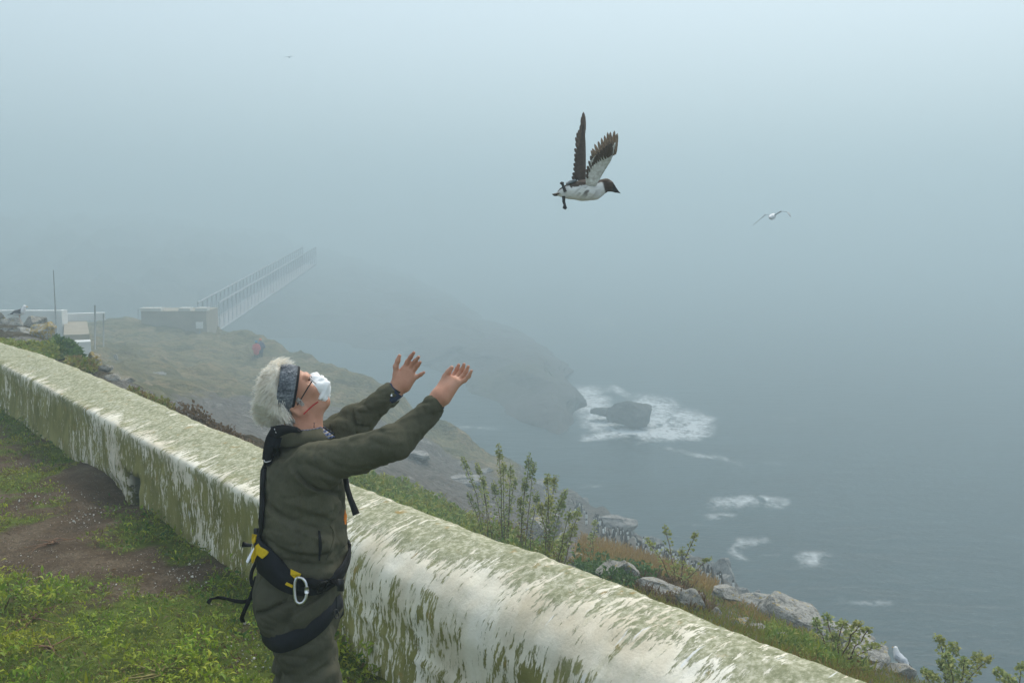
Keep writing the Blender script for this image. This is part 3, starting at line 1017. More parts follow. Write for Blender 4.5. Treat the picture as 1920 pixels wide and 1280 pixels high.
for a_, b_ in ((-5.25, -3.6), (-2.2, -1.3), (-.9, .05)):
    f = MB(); f.box((a_, .2, 1.9), (b_, 1.2, 2.15), Rb, base - hor * 4.2); f.build('cap_stone', M_CAP, ab, smooth=False)
nb = empty('notice_board', tuple(at(374, 618, 79))); tag(nb, 'small pale board standing against the stone abutment', 'board')
f = MB(); q = at(374, 610, 79); f.box(q + [-.28, -.03, -.25], q + [.28, .03, .28]); f.build('panel', M_LIME, nb, smooth=False)
f = MB(); f.box(q + [-.03, .031, -1.2], q + [.03, .07, .2]); f.build('post', M_STEEL, nb, smooth=False)

# ------------------------------------------------------------------ whitewashed compound at the left
wl = empty('whitewashed_wall', tuple(at(60, 640, 50))); tag(wl, 'white limewashed wall behind the lichened boulders at the left', 'wall', kind='thing')
q = at(112, 583, 50)
f = MB(); f.box((q[0] - 9, q[1], q[2] - 3.2), (q[0] - .18, q[1] + .4, q[2] + .02)); f.build('wall_panel', M_LIME, wl, smooth=False)
f = MB(); f.box((q[0] - .10, q[1] - .15, q[2] - 3.2), (q[0] + .16, q[1] + .5, q[2] + .03)); f.build('gate_pier', M_LIME, wl, smooth=False)
pf = empty('stone_platform', tuple(at(150, 640, 48))); tag(pf, 'flat-topped tan stone platform with a white parapet right of the limewashed wall', 'platform')
q0, q1 = at(119, 628, 45), at(168, 628, 45)
dv = nrm([ray(140, 600)[0], ray(140, 600)[1], 0]); pv_ = np.array([dv[1], -dv[0], 0]); Rp = np.stack([pv_, dv, np.array([0, 0, 1.0])], 1)
wd_ = (q1 - q0) @ pv_
f = MB(); f.box((0, 0, -2.5), (wd_, 7.6, 0), Rp, q0); f.build('masonry', M_STONE, pf, smooth=False)
f = MB(); f.box((-.2, 7.2, .002), (wd_ + .9, 7.55, .40), Rp, q0); f.build('parapet', M_LIME, pf, smooth=False)
f = MB(); f.box((.25, -1.6, -1.6), (1.1, -.7, -.18), Rp, q0); f.build('pier', M_LIME, pf, smooth=False)
tp = empty('telegraph_pole', tuple(at(107, 640, 47.5))); tag(tp, 'tall thin pole rising into the fog in front of the limewashed wall', 'pole')
q = at(107, 640, 47.5); f = MB(); f.tube([q - [0, 0, 1], q + [0, 0, 1.8], q + [0, 0, 3.4]], [.055, .035, .018], 8); f.build('shaft', M_POLE, tp)
for (u, v0, v1, dd_, lb) in ((178, 572, 655, 46, 'taller grey fence post at the corner of the stone platform'), (194, 588, 650, 50, 'shorter grey fence post behind the stone platform'), (259, 580, 606, 86, 'thin pale marker post on the skyline of the turf headland')):
    a_, b_ = at(u, v1, dd_), at(u, v0, dd_); f = MB(); f.tube([a_, (a_ + b_) / 2, b_], .035, 6)
    tag(f.build('fence_post', M_POLE if u < 250 else M_STEEL), lb, 'post')

# ------------------------------------------------------------------ plants
def leaf_cloud(P, D, Nn, Ls, Wd, bend=.25, fold=.18):
    """one two-segment leaf per row: root P, direction D, face normal Nn"""
    n = len(P); D = nrm(D); S = nrm(np.cross(D, Nn)); U = nrm(np.cross(S, D))
    Ls, Wd = Ls[:, None], Wd[:, None]
    mid = P + D * Ls * .5 + U * Ls * bend * .3
    tip = P + D * Ls * .96 - U * Ls * bend * .4
    V = np.stack([P, mid + S * Wd * .5 + U * Wd * fold, mid, mid - S * Wd * .5 + U * Wd * fold, tip], 1).reshape(-1, 3)
    b = np.arange(n)[:, None] * 5
    F = np.concatenate([b + [0, 1, 2], b + [0, 2, 3], b + [1, 4, 2], b + [2, 4, 3]])
    return V, F


def leaves_obj(name, chunks, mats, parent=None):
    V, F, n = [], [], 0
    for v, f in chunks: V.append(v); F.append(f + n); n += len(v)
    m = me_from(name, np.concatenate(V), np.concatenate(F))
    return link(name, m, mats, parent)


L_MALLOW = leafmat('mallow_leaf', [(.17, .23, .06), (.26, .33, .10), (.34, .40, .14), (.42, .44, .14)])
L_MALLOW2 = leafmat('mallow_leaf_yellowing', [(0.180, 0.180, 0.042), (0.144, 0.192, 0.060), (0.312, 0.240, 0.060), (0.240, 0.132, 0.048)])
L_GREEN = leafmat('cushion_leaf', [(.09, .16, .022), (.155, .26, .032), (.24, .32, .044), (.33, .33, .06)])
L_DARK = leafmat('dark_cushion_leaf', [(.035, .085, .016), (.06, .14, .024), (.10, .19, .032)])
L_BROWN = leafmat('withered_stem', [(.10, .06, .028), (.16, .095, .04), (.20, .13, .06), (.12, .08, .045)])
L_ORANGE = leafmat('orange_grass', [(.30, .165, .04), (.38, .23, .055), (.30, .23, .06), (.42, .27, .07)])
L_OLIVE = leafmat('olive_grass', [(.17, .19, .025), (.26, .25, .04), (.34, .25, .055), (.24, .12, .045), (.15, .25, .03)])
L_WEED = leafmat('weed_leaf', [(.09, .18, .014), (.17, .30, .024), (.28, .41, .034), (.44, .48, .055)])
M_STEM = simple('mallow_stem', (.16, .13, .055), (.11, .075, .04), 20, .8)
M_STEMR = simple('reddish_stem', (.17, .085, .05), (.12, .07, .045), 20, .8)


def mallow(name, base_px, tops, label, group, stem_r=.008, leafs=170, sz=.042, stemmat=None, r=None):
    r = r or np.random.default_rng(int(base_px[0]))
    p0, _ = hit(*base_px[:2])
    if p0 is None or len(base_px) > 2: p0 = at(*base_px[:2], base_px[2])
    d0 = project(p0)[2]
    root = empty(name, tuple(p0)); tag(root, label, 'plant', group)
    for (u, v) in tops:
        dt = d0 + r.uniform(-.35, .35)
        t = at(u, v, dt); b = p0 + np.array([r.uniform(-.07, .07), r.uniform(-.07, .07), -.12])
        bendv = np.array([t[0] - b[0], t[1] - b[1], 0]) * -.22
        k = np.linspace(0, 1, 9)[:, None]
        pts = b + (t - b) * k + bendv * np.sin(k * math.pi) + r.normal(0, .006, (9, 3)) * (k > 0) * (k < 1)
        f = MB(); f.tube(pts, np.linspace(stem_r, stem_r * .45, 9), 6)
        st = f.build('stem', stemmat or M_STEM, root)
        h = np.linalg.norm(t - b); n = int(leafs * (.6 + .5 * h))
        kk = 1 - .88 * np.abs(r.beta(1.05, 1.9, n)); kk[:int(n * .30)] = 1 - .13 * r.random(int(n * .30))
        pp = np.stack([np.interp(kk, k[:, 0], pts[:, i]) for i in range(3)], 1)
        dr = r.normal(size=(n, 3)); dr[:, 2] = np.abs(dr[:, 2]) * .6 + .22 * (kk > .85); dr = nrm(dr)
        pet = (.010 + .09 * (1 - kk) * r.random(n) + .020 * r.random(n))[:, None]
        pp = pp + dr * pet
        L = sz * r.uniform(.55, 1.15, n) * np.where(kk > .95, .62, 1); Wd = L * r.uniform(.75, 1.05, n)
        nn = nrm(r.normal(size=(n, 3)) * .6 + [0, 0, 1])
        hi = (kk > .42) | (r.random(n) < .35)
        for nm, mk, mt in (('foliage', hi, L_MALLOW), ('withered_foliage', ~hi, L_MALLOW2)):
            if mk.sum() > 2: leaves_obj(nm, [leaf_cloud(pp[mk], dr[mk], nn[mk], L[mk], Wd[mk], .3, .12)], mt, st)
    return root


GM = 'tree mallows growing beyond the wall'
mallow('mallow_plant', (918, 1030), [(866, 858), (893, 868), (905, 892), (878, 925)], 'tall mallow at the left end of the big clump, thin stem leaning left', GM)
mallow('mallow_plant', (950, 1040), [(935, 834), (944, 868), (958, 874), (966, 898), (925, 905)], 'tallest green mallow of the big clump, rising nearest the man', GM)
mallow('mallow_plant', (985, 1050), [(992, 853), (984, 900), (1003, 868), (1008, 925), (975, 935)], 'tall green mallow in the middle of the big clump, topped by a bushy head', GM)
mallow('mallow_plant', (1022, 1060), [(1026, 890), (1043, 892), (1062, 918), (1056, 935), (1030, 930), (1012, 945)], 'bushy green mallow at the right side of the big clump', GM)
mallow('mallow_plant', (1048, 1072), [(1062, 1002), (1086, 955), (1080, 985), (1070, 960)], 'short mallow leaning right at the foot of the big clump', GM, leafs=140)
mallow('mallow_plant', (1108, 1050), [(1116, 976), (1110, 1000)], 'single small mallow shoot standing on the orange turf', GM, leafs=120)
mallow('mallow_plant', (1268, 1112), [(1246, 986), (1305, 998), (1332, 1048), (1212, 1012), (1278, 1030), (1262, 1060), (1296, 1065)], 'sparse reddish-stemmed mallow spread wide over the grey cliff', GM, leafs=110, stemmat=M_STEMR)
mallow('mallow_plant', (1573, 1246), [(1550, 1154), (1583, 1166), (1613, 1166), (1630, 1178), (1655, 1210), (1600, 1185), (1528, 1160), (1560, 1190)], 'fan-shaped mallow with reddish stems right of the skyline block', GM, leafs=120, stemmat=M_STEMR)
mallow('mallow_plant', (1782, 1330, 8.5), [(1757, 1193), (1789, 1206), (1842, 1226), (1860, 1232), (1775, 1228), (1808, 1235), (1762, 1240)], 'yellow-green mallow rising at the bottom right, right of the standing gull', GM, leafs=160)
mallow('mallow_plant', (1752, 1325, 8.2), [(1735, 1258), (1747, 1264)], 'low mallow shoots between the standing gull and the yellow-green mallow', GM, leafs=120)
mallow('mallow_plant', (1896, 1335, 8.0), [(1913, 1246), (1870, 1256), (1890, 1268)], 'dark mallow shoots in the bottom right corner', GM, leafs=120)


def poly_sample(poly, n, r):
    poly = np.array(poly, float); lo, hi = poly.min(0), poly.max(0); out = []
    while len(out) < n:
        q = lo + r.random((n * 2, 2)) * (hi - lo)
        x, y = q[:, 0], q[:, 1]; ins = np.zeros(len(q), bool)
        for i in range(len(poly)):
            (x0, y0), (x1, y1) = poly[i], poly[i - 1]
            ins ^= ((y0 > y) != (y1 > y)) & (x < (x1 - x0) * (y - y0) / (y1 - y0 + 1e-12) + x0)
        out += q[ins].tolist()
    return np.array(out[:n])


def cover(poly, n, bvh, L, W, up, mat, name, label, r, lift=.0, spread=.02, mound=0.0, dmax=60):
    q = poly_sample(poly, n, r); P = []
    for u, v in q:
        p, nn = hit(u, v, bvh)
        if p is not None and project(p)[2] < dmax: P.append(p)
    P = np.array(P); n = len(P)
    k = np.clip(project(P)[2] / 11, .7, 2.2)
    hgt = mound * np.abs(fbm(P * 1.6, 3, 5))
    P = P + r.normal(0, spread, (n, 3)) + np.stack([0 * hgt, 0 * hgt, lift + hgt * r.random(n) ** .6], 1)
    D = r.normal(size=(n, 3)); D[:, 2] = np.abs(D[:, 2]) * up + .15 * up
    Nn = nrm(r.normal(size=(n, 3)) * .5 + [0, -.3, 1]) if up < 2 else nrm(r.normal(size=(n, 3)) + [0, -.5, .2])
    o = leaves_obj(name, [leaf_cloud(P, D, Nn, L * k * r.uniform(.6, 1.3, n), W * k * r.uniform(.7, 1.2, n), .4, .15)], mat)
    tag(o, label, kind='stuff'); return o


r3 = np.random.default_rng(33)
cover([(1090, 1012), (1165, 1030), (1240, 1058), (1345, 1100), (1330, 1118), (1250, 1096), (1170, 1075), (1075, 1060)], 5200, BVH_HEAD, .13, .012, 3.0, L_ORANGE, 'grass', 'orange-brown turf below the bird cliff', r3)
cover([(1120, 1040), (1350, 1120), (1450, 1170), (1640, 1250), (1760, 1290), (1650, 1300), (1480, 1250), (1300, 1170), (1140, 1100)], 6500, BVH_HEAD, .10, .011, 2.4, L_OLIVE, 'grass', 'olive and rusty grass along the outside of the wall', r3, mound=.05)
cover([(1430, 1180), (1500, 1200), (1560, 1232), (1640, 1262), (1560, 1262), (1440, 1218)], 2600, BVH_HEAD, .12, .024, 1.6, L_GREEN, 'ground_cover', 'bright green plants along the outside of the wall', r3, mound=.16)
cover([(1175, 1085), (1235, 1100), (1330, 1140), (1345, 1160), (1260, 1140), (1180, 1110)], 1800, BVH_HEAD, .10, .02, 1.6, L_BROWN, 'withered_plants', 'withered dark brown plants tucked against the wall', r3, mound=.16)
cover([(1340, 1110), (1440, 1150), (1520, 1190), (1470, 1195), (1360, 1140)], 1100, BVH_HEAD, .09, .012, 2.4, L_ORANGE, 'grass', 'rusty grass below the skyline block', r3, mound=.0)
cover([(1080, 1040), (1200, 1075), (1260, 1110), (1170, 1112), (1080, 1075)], 2600, BVH_HEAD, .07, .035, 1.4, L_DARK, 'ground_cover', 'dark leafy mat between the mallows and the wall', r3, mound=.22)
cover([(660, 895), (760, 922), (840, 955), (930, 1010), (1060, 1060), (1060, 1080), (880, 1030), (760, 985), (660, 940)], 9000, BVH_HEAD, .075, .030, 1.5, L_GREEN, 'ground_cover', 'green leafy mat along the outside of the wall right of the man', r3, lift=.02, mound=.34, dmax=40)
cover([(0, 646), (60, 652), (110, 656), (125, 664), (90, 680), (0, 664)], 3400, BVH_BANK, .07, .04, 1.3, L_GREEN, 'ground_cover', 'green cushion plants in front of the lichened boulders', r3, mound=.13)
cover([(102, 628), (122, 650), (150, 668), (150, 680), (125, 674), (104, 652)], 2600, BVH_BANK, .08, .04, 1.5, L_DARK, 'ground_cover', 'dark green cushion plants at the edge of the drop', r3, mound=.13)
cover([(128, 676), (175, 690), (182, 702), (150, 704), (128, 690)], 1300, BVH_BANK, .07, .035, 1.3, L_OLIVE, 'ground_cover', 'olive cushion plant beside the pale slab', r3, mound=.30)
cover([(245, 732), (270, 742), (310, 758), (330, 778), (280, 758), (240, 742)], 800, BVH_BANK, .06, .03, 1.4, L_OLIVE, 'ground_cover', 'olive turf along the outside of the far wall', r3, mound=.10)
cover([(330, 775), (400, 802), (470, 832), (470, 845), (380, 808), (330, 785)], 900, BVH_BANK, .05, .03, 1.4, L_BROWN, 'ground_cover', 'withered brown turf outside the wall left of the man', r3, mound=.15)

# rough grass hugging the outer foot of the wall and the slope below it
nq = 16000
sq, oq = r3.uniform(-7, 9.5, nq), .62 + 4.2 * r3.random(nq) ** 1.3
XY = WC + np.outer(sq, WD) + np.outer(oq, WN); PQ = []
for x_, y_ in XY:
    q_ = BVH_HEAD.ray_cast(Vector((x_, y_, 3)), Vector((0, 0, -1)))[0]
    if q_ is not None: PQ.append(q_)
PQ = np.array(PQ); PQ = PQ[PQ[:, 2] > -3]; nq = len(PQ)
DQ = r3.normal(size=(nq, 3)); DQ[:, 2] = np.abs(DQ[:, 2]) * 2 + .2
tag(leaves_obj('grass', [leaf_cloud(PQ, DQ, nrm(r3.normal(size=(nq, 3)) + [0, -.5, .2]), .13 * r3.uniform(.6, 1.3, nq), .014 * r3.uniform(.7, 1.2, nq), .4, .15)], L_OLIVE), 'rough grass on the slope just outside the wall', kind='stuff')

# weeds and turf on the terrace: thick where the photograph is green
def terrace(n, L, W, up, mat, name, label, lo, seed, thr=.0, rise=.02, keepf=None):
    r = np.random.default_rng(seed)
    # denser towards the viewer so that leaf size on screen stays believable
    x = r.uniform(-12, 1.8, n * 3); y = 3.0 + 11.5 * r.random(n * 3) ** 1.5
    o_ = (np.stack([x, y], 1) - WC) @ WN
    g = green_density(x, y)
    ok = (o_ < -.01) & (r.random(n * 3) < smooth_step(lo, lo + .42, g))
    px, py, pz = project(np.stack([x, y, 0 * x], 1))
    ok &= (px > -260) & (px < 1000)
    if keepf is not None: ok &= keepf(x, y, px, py, r)
    x, y = x[ok][:n], y[ok][:n]; n = len(x)
    cl = .5 + .5 * fbm(np.stack([x, y, 0 * x], 1) * 4.5, 2, 90)
    P = np.stack([x, y, ground_z(x, y) + rise * (.25 + .75 * r.random(n)) * np.clip(cl * 1.7 - .25, 0, 2.2)], 1)
    D = r.normal(size=(n, 3)); D[:, 2] = np.abs(D[:, 2]) * up + .1
    Nn = nrm(r.normal(size=(n, 3)) * .7 + [0, -.2, 1])
    s = r.uniform(.5, 1.5, n) * (.7 + .6 * np.clip(cl, 0, 1))
    o = leaves_obj(name, [leaf_cloud(P, D, Nn, L * s, W * s * r.uniform(.7, 1.2, n), .5, .18)], mat)
    tag(o, label, kind='stuff'); return o


big_weeds = lambda x, y, u, v, r: r.random(len(x)) < (smooth_step(1085, 1150, v) * .9 + .14) * smooth_step(-.42, .12, fbm(np.stack([x, y, 0 * x], 1) * 3.1, 3, 19) + .12)
terrace(90000, .034, .012, 1.1, L_WEED, 'weeds', 'bright green leafy weeds on the terrace', .40, 1, rise=.11, keepf=big_weeds)
terrace(5000, .11, .011, 2.2, L_WEED, 'tall_weeds', 'taller yellow-green weed fronds near the viewer', .45, 6, rise=.03, keepf=lambda x, y, u, v, r: (r.random(len(x)) < smooth_step(1120, 1180, v)) & (fbm(np.stack([x, y, 0 * x], 1) * 2.3, 2, 29) > .05))
terrace(90000, .030, .008, 1.5, L_GREEN, 'grass', 'short green turf on the terrace', .20, 2, rise=.035)
terrace(16000, .036, .014, 1.0, L_DARK, 'clover', 'dark clover along the foot of the wall', .34, 3, rise=.10, keepf=lambda x, y, u, v, r: ((np.stack([x, y], 1) - WC) @ WN) > -.45)
terrace(16000, .05, .006, .5, L_BROWN, 'withered_stems', 'withered brown stems among the weeds', .02, 4, rise=.015)
# scattered white shell and stone chips
r4 = np.random.default_rng(12); mb = MB()
ico = np.array([[0, 0, 1], [1, 0, 0], [0, 1, 0], [-1, 0, 0], [0, -1, 0], [0, 0, -1]], float)
icf = [[0, 1, 2, 2], [0, 2, 3, 3], [0, 3, 4, 4], [0, 4, 1, 1], [5, 2, 1, 1], [5, 3, 2, 2], [5, 4, 3, 3], [5, 1, 4, 4]]
nx_ = 60000
x, y = r4.uniform(-8, 1, nx_), 3.2 + 8.5 * r4.random(nx_) ** 1.4
g = green_density(x, y); u, v, d_ = project(np.stack([x, y, 0 * x], 1))
heap = np.exp(-((u - 465) / 32) ** 2 - ((v - 1232) / 40) ** 2)
cl_ = vnoise(np.stack([x * 2.2, y * 2.2, 0 * x], 1), 71)
ok = ((np.stack([x, y], 1) - WC) @ WN < -.03) & (r4.random(nx_) < np.maximum((.8 - g) * .8 * np.maximum(0, cl_ * 1.6 + .15), heap))
for x_, y_, z_ in list(zip(x[ok], y[ok], ground_z(x[ok], y[ok])))[:1500]:
    s_ = r4.uniform(.002, .0075) * (1.9 if r4.random() < .05 else 1)
    mb.add(np.array([x_, y_, z_ + s_ * .4]) + ico * s_ * r4.uniform(.5, 1.3, 3) @ np.array(Euler(r4.uniform(0, 3, 3)).to_matrix()), icf)
M_CHIP = simple('shell_chip', (.68, .67, .63), (.40, .38, .34), 40, .8)
tag(mb.build('pebbles', M_CHIP, smooth=False), 'white shell and stone chips on the bare soil', kind='stuff')
# dead plant crowns lying flat on the soil
M_DEAD = simple('dead_root', (.22, .13, .08), (.15, .085, .05), 30, .9, .3)
for k, (u, v, s, lb) in enumerate([(100, 1018, .20, 'dead brown root crown nearest the hollow under the wall'), (62, 1160, .26, 'dead brown root crown among the weeds at the left edge'), (95, 1225, .2, 'dead brown root crown at the bottom left corner'), (300, 1262, .34, 'sprawling yellowish root stems at the bottom, left of the man')]):
    c = on_plane(u, v, .01); f = MB(); r = np.random.default_rng(k + 40); a0 = r.uniform(0, 6)
    for j in range(9 if k < 3 else 13):
        a = a0 + r.normal(0, 1.1) + (math.pi if j % 3 == 0 else 0); L = s * r.uniform(.25, 1.15); t = np.linspace(0, 1, 7)
        a2 = a + t * r.normal(0, .9)
        o2 = r.normal(0, .02, 2)
        pts = np.stack([c[0] + o2[0] + np.cos(a2) * L * t, c[1] + o2[1] + np.sin(a2) * L * t, .008 + .03 * np.sin(t * 3.1) * r.uniform(.1, 1.1)], 1)
        pts[:, 2] += ground_z(pts[:, 0], pts[:, 1])
        f.tube(pts, np.linspace(.0055, .0015, 7) * r.uniform(.6, 1.3), 5)
    tag(f.build('root_crown', M_DEAD if k < 3 else simple('yellow_stem', (.26, .24, .07), (.17, .13, .05), 20, .8)), lb, 'dead plant', 'dead root crowns on the terrace')

# ------------------------------------------------------------------ the man: pose solved in world space
ALF = math.radians(14)
FW = np.array([math.cos(ALF), math.sin(ALF), 0]); LF = np.array([-math.sin(ALF), math.cos(ALF), 0]); ZU = np.array([0, 0, 1.0])
D0 = 3.42
PX = D0 / FPX
hipC, waist, chest, neckB = at(566, 1105, D0), at(566, 990, D0), at(566, 872, D0), at(566, 822, D0)
shC = at(568, 853, D0)
shR, shL = shC - LF * .165 + FW * .03, shC + LF * .165 + FW * .04 - ZU * .01
elR, wrR = at(742, 830, 3.14), at(815, 757, 3.20)
elL, wrL = at(674, 786, 3.62), at(740, 733, 3.60)
hipR, hipL = hipC - LF * .085 + ZU * 0, hipC + LF * .085
knR, knL = at(590, 1345, 3.35), at(566, 1335, 3.50)
anR, anL = np.array([knR[0] - .005, knR[1] - .01, .10]), np.array([knL[0] - .03, knL[1] + .02, .10])
BETA = math.radians(43); HS = .81
CU = math.cos(BETA) * ZU - math.sin(BETA) * FW          # towards the crown
FN = math.sin(BETA) * ZU + math.cos(BETA) * FW          # out of the face
HR = np.stack([FN, LF, CU])
HC = at(549, 736, D0)
h_ = lambda f, l, c: HC + (FN * f + LF * l + CU * c) * HS
BL = nrm(FN * -66 + CU * -48); BN = nrm(FN * -48 + CU * 66)      # down the headband, and out of its plane towards the crown

# ---- skin: one continuous body
B = Sdf()
B.ell(h_(-.005, 0, .02), (.098, .077, .105), HR, .02)
B.ell(h_(.045, 0, -.045), (.052, .062, .075), HR, .03)        # face
B.cap(h_(-.02, -.04, -.075), h_(.055, -.008, -.118), .030, .024, .03)    # jaw, both sides
B.cap(h_(-.02, .04, -.075), h_(.055, .008, -.118), .030, .024, .03)
B.ell(h_(.066, 0, -.120), (.022, .024, .02), HR, .02)         # chin
B.cap(h_(.098, 0, -.005), h_(.118, 0, -.050), .009, .013, .012)  # nose
B.ell(h_(.108, .012, -.055), (.010, .010, .009), HR, .008); B.ell(h_(.108, -.012, -.055), (.010, .010, .009), HR, .008)
B.cap(h_(.088, -.035, .012), h_(.092, .035, .012), .011, None, .015)     # brow
for s in (-1, 1):
    B.ell(h_(.083, s * .033, -.012), (.013, .019, .012), HR, .008, True)  # eye socket
    B.ell(h_(.075, s * .033, -.012), (.012, .013, .011), HR, .004)        # eyeball
    B.ell(h_(.070, s * .042, -.045), (.020, .022, .022), HR, .02)         # cheek
B.cap(h_(.098, -.022, -.080), h_(.098, .022, -.080), .006, None, .008)   # lips
B.cap(h_(.095, -.020, -.090), h_(.095, .020, -.090), .007, None, .008)
for s in (-1, 1):                                                       # ears
    B.cap(h_(-.034, s * .077, -.040), h_(-.018, s * .080, -.080), .017, .012, .010, flat=[(LF, .5)])
    B.ell(h_(-.022, s * .090, -.055), (.010, .010, .015), HR, .006, True)
    B.cap(h_(-.046, s * .086, -.036), h_(-.038, s * .086, -.074), .0065, .005, .006); B.cap(h_(-.044, s * .088, -.032), h_(-.020, s * .086, -.034), .006, .005, .006)
for i_, (kd, q_, c_, R_h, k_, sb_) in enumerate(B.p):
    if kd == 'cap': q_ = q_[:3] + (q_[3] * HS, q_[4] * HS) + q_[5:]
    else: q_ = (q_[0], q_[1] * HS, q_[2])
    B.p[i_] = (kd, q_, c_, R_h, k_ * HS, sb_)
B.cap(h_(-.030, 0, -.075), neckB + FW * -.005, .053, .060, .03)           # neck
B.cap(h_(.015, 0, -.105), neckB + FW * .032 + ZU * .0, .030, .040, .03)
B.cap(neckB, chest - ZU * .08, .055, .115, .04, flat=[(FW, .75)])
B.cap(chest - ZU * .08, waist, .135, .135, .05, flat=[(FW, .68)])
B.cap(waist, hipC, .135, .14, .05, flat=[(FW, .72)])
B.cap(shL - ZU * .02, shR - ZU * .02, .045, .045, .04)
for sh, el, wr in ((shR, elR, wrR), (shL, elL, wrL)):
    B.chain([sh, el], [.046, .034], .03)
    B.chain([el, el * .5 + wr * .5, wr], [.030, .026, .0265], .02)
for hp, kn, an in ((hipR, knR, anR), (hipL, knL, anL)):
    B.chain([hp, kn], [.075, .055], .03)
    B.chain([kn, kn * .62 + an * .38, an], [.055, .058, .038], .03)
    toe = an + FW * .17 - ZU * .055
    B.cap(an - ZU * .04 - FW * .02, toe, .042, .03, .03, flat=[(ZU, .8)])


def hand(wr, palm, digits, k=.008):
    """palm: (wrist-side, knuckle-side) strips; digits: list of joint polylines with radii"""
    for a, b, ra, rb in palm: B.cap(a, b, ra, rb, .016)
    for pts, rads in digits:
        B.chain(pts, rads, .006)


# left (far) hand, open palm turned towards the right hand
dl = 3.60
L_ = lambda u, v, o=0: at(u, v, dl + o)
B.cap(wrL, L_(748, 722), .0265, .025, .02, flat=[(RV * .5 + FV * .86, .72)])
fl = [(nrm(FV + .35 * RV), .58)]
hand(None, [(L_(747, 720), L_(757, 693), .020, .0135), (L_(752, 722), L_(765, 696), .020, .0135), (L_(757, 724), L_(771, 702), .020, .013), (L_(761, 722), L_(774, 709), .0185, .0125), (L_(746, 716), L_(743, 702), .019, .013)],
     [([L_(743, 703), L_(742, 687, -.008), L_(746, 676, -.012), L_(749, 667, -.014)], [.0115, .0096, .0086, .0070]),
      ([L_(757, 692), L_(764, 678, -.005), L_(770, 669, -.016), L_(776, 661, -.026)], [.0092, .0082, .0074, .0060]),
      ([L_(765, 695), L_(773, 683, -.006), L_(779, 676, -.018), L_(785, 669, -.030)], [.0092, .0082, .0074, .0060]),
      ([L_(771, 701), L_(778, 691, -.006), L_(783, 685, -.018), L_(788, 679, -.028)], [.0088, .0078, .0070, .0057]),
      ([L_(774, 709), L_(782, 706, -.004), L_(789, 702, -.010), L_(795, 698, -.014)], [.0080, .0071, .0064, .0053])])
# right (near) hand, palm up and away, seen from its edge and back
dr_ = 3.20
R2 = lambda u, v, o=0: at(u, v, dr_ + o)
B.cap(wrR, R2(823, 742), .0265, .025, .02)
hand(None, [(R2(822, 742, .012), R2(839, 713, .030), .020, .014), (R2(826, 743, .004), R2(846, 713, .018), .0205, .014), (R2(830, 745, -.006), R2(853, 714, .004), .0205, .0135), (R2(834, 746, -.014), R2(858, 717, -.008), .019, .0125), (R2(824, 738, .018), R2(834, 716, .034), .019, .013)],
     [([R2(829, 721, .024), R2(835, 706, .026), R2(841, 697, .022), R2(847, 689, .016)], [.0118, .0100, .0090, .0072]),
      ([R2(845, 711, .034), R2(853, 700, .050), R2(857, 692, .052), R2(860, 684, .048)], [.0090, .0080, .0072, .0058]),
      ([R2(851, 712, .018), R2(862, 701, .026), R2(867, 692, .024), R2(870, 683, .016)], [.0090, .0080, .0072, .0058]),
      ([R2(856, 715, .002), R2(868, 705, .006), R2(874, 696, .002), R2(878, 687, -.006)], [.0086, .0076, .0068, .0055]),
      ([R2(860, 719, -.010), R2(871, 713, -.012), R2(879, 705, -.016), R2(884, 695, -.022)], [.0078, .0069, .0062, .0051])])
bV, bQ = B.mesh(.0028)
bV = relax(bV, bQ, 1, .4)

N = Nodes('weathered_skin')
a = N.noise(N.map(14.0), 1, 4); b = N.noise(N.map(150.0), 1, 3)
c = N.ramp(a, [(.3, (.42, .185, .115)), (.55, (.52, .26, .17)), (.8, (.58, .32, .23))])
N.bump(b, .25, .002)
M_SKIN = N.done(c, .5, .35)
N.b.inputs['Subsurface Weight'].default_value = .08
N.b.inputs['Subsurface Radius'].default_value = (.012, .005, .003)

PEL = np.array([hipC[0], hipC[1], 0.0])
man = empty('person', tuple(PEL))
tag(man, 'person in olive jacket and black harness, white mask, arms thrown up towards the bird', 'person')
bm_ = me_from('body', bV, bQ); link('body', bm_, M_SKIN, man)

# ---- cloth
def cloth_mat(name, c1, c2, weave=420, bump=.25, rough=.9):
    N = Nodes(name)
    a = N.noise(N.map(6.0), 1, 5, .6); w1 = N.noise(N.map((weave, weave, weave * .25)), 1, 2)
    c = N.ramp(a, [(.3, c2), (.7, c1)])
    c = N.mix(N.ramp(w1, [(.35, .35), (.65, 0.0)]), c, tuple(x * .6 for x in c2))
    N.bump(w1, bump, .002)
    return N.done(c, rough, .15)


M_JACKET = cloth_mat('olive_canvas', (.112, .107, .070), (.070, .067, .044))
M_TROUS = cloth_mat('dark_olive_canvas', (.096, .092, .061), (.060, .058, .039))
M_WEB = cloth_mat('black_webbing', (.014, .014, .016), (.008, .008, .010), 300, .4, .7)
M_PAD = cloth_mat('navy_black_padding', (.018, .020, .026), (.010, .011, .015), 260, .5, .8)
M_YEL = cloth_mat('yellow_webbing', (.72, .50, .012), (.60, .40, .01), 300, .2, .6)
M_SHIRT = simple('blue_check_shirt', (.10, .13, .24), (.05, .06, .12), 45, .9)
M_ALU = simple('polished_aluminium', (.75, .75, .76), (.6, .6, .62), 30, .28, 0, .003, .5, 1.0)
M_BLACKP = simple('black_plastic', (.015, .015, .016), None, 30, .4)


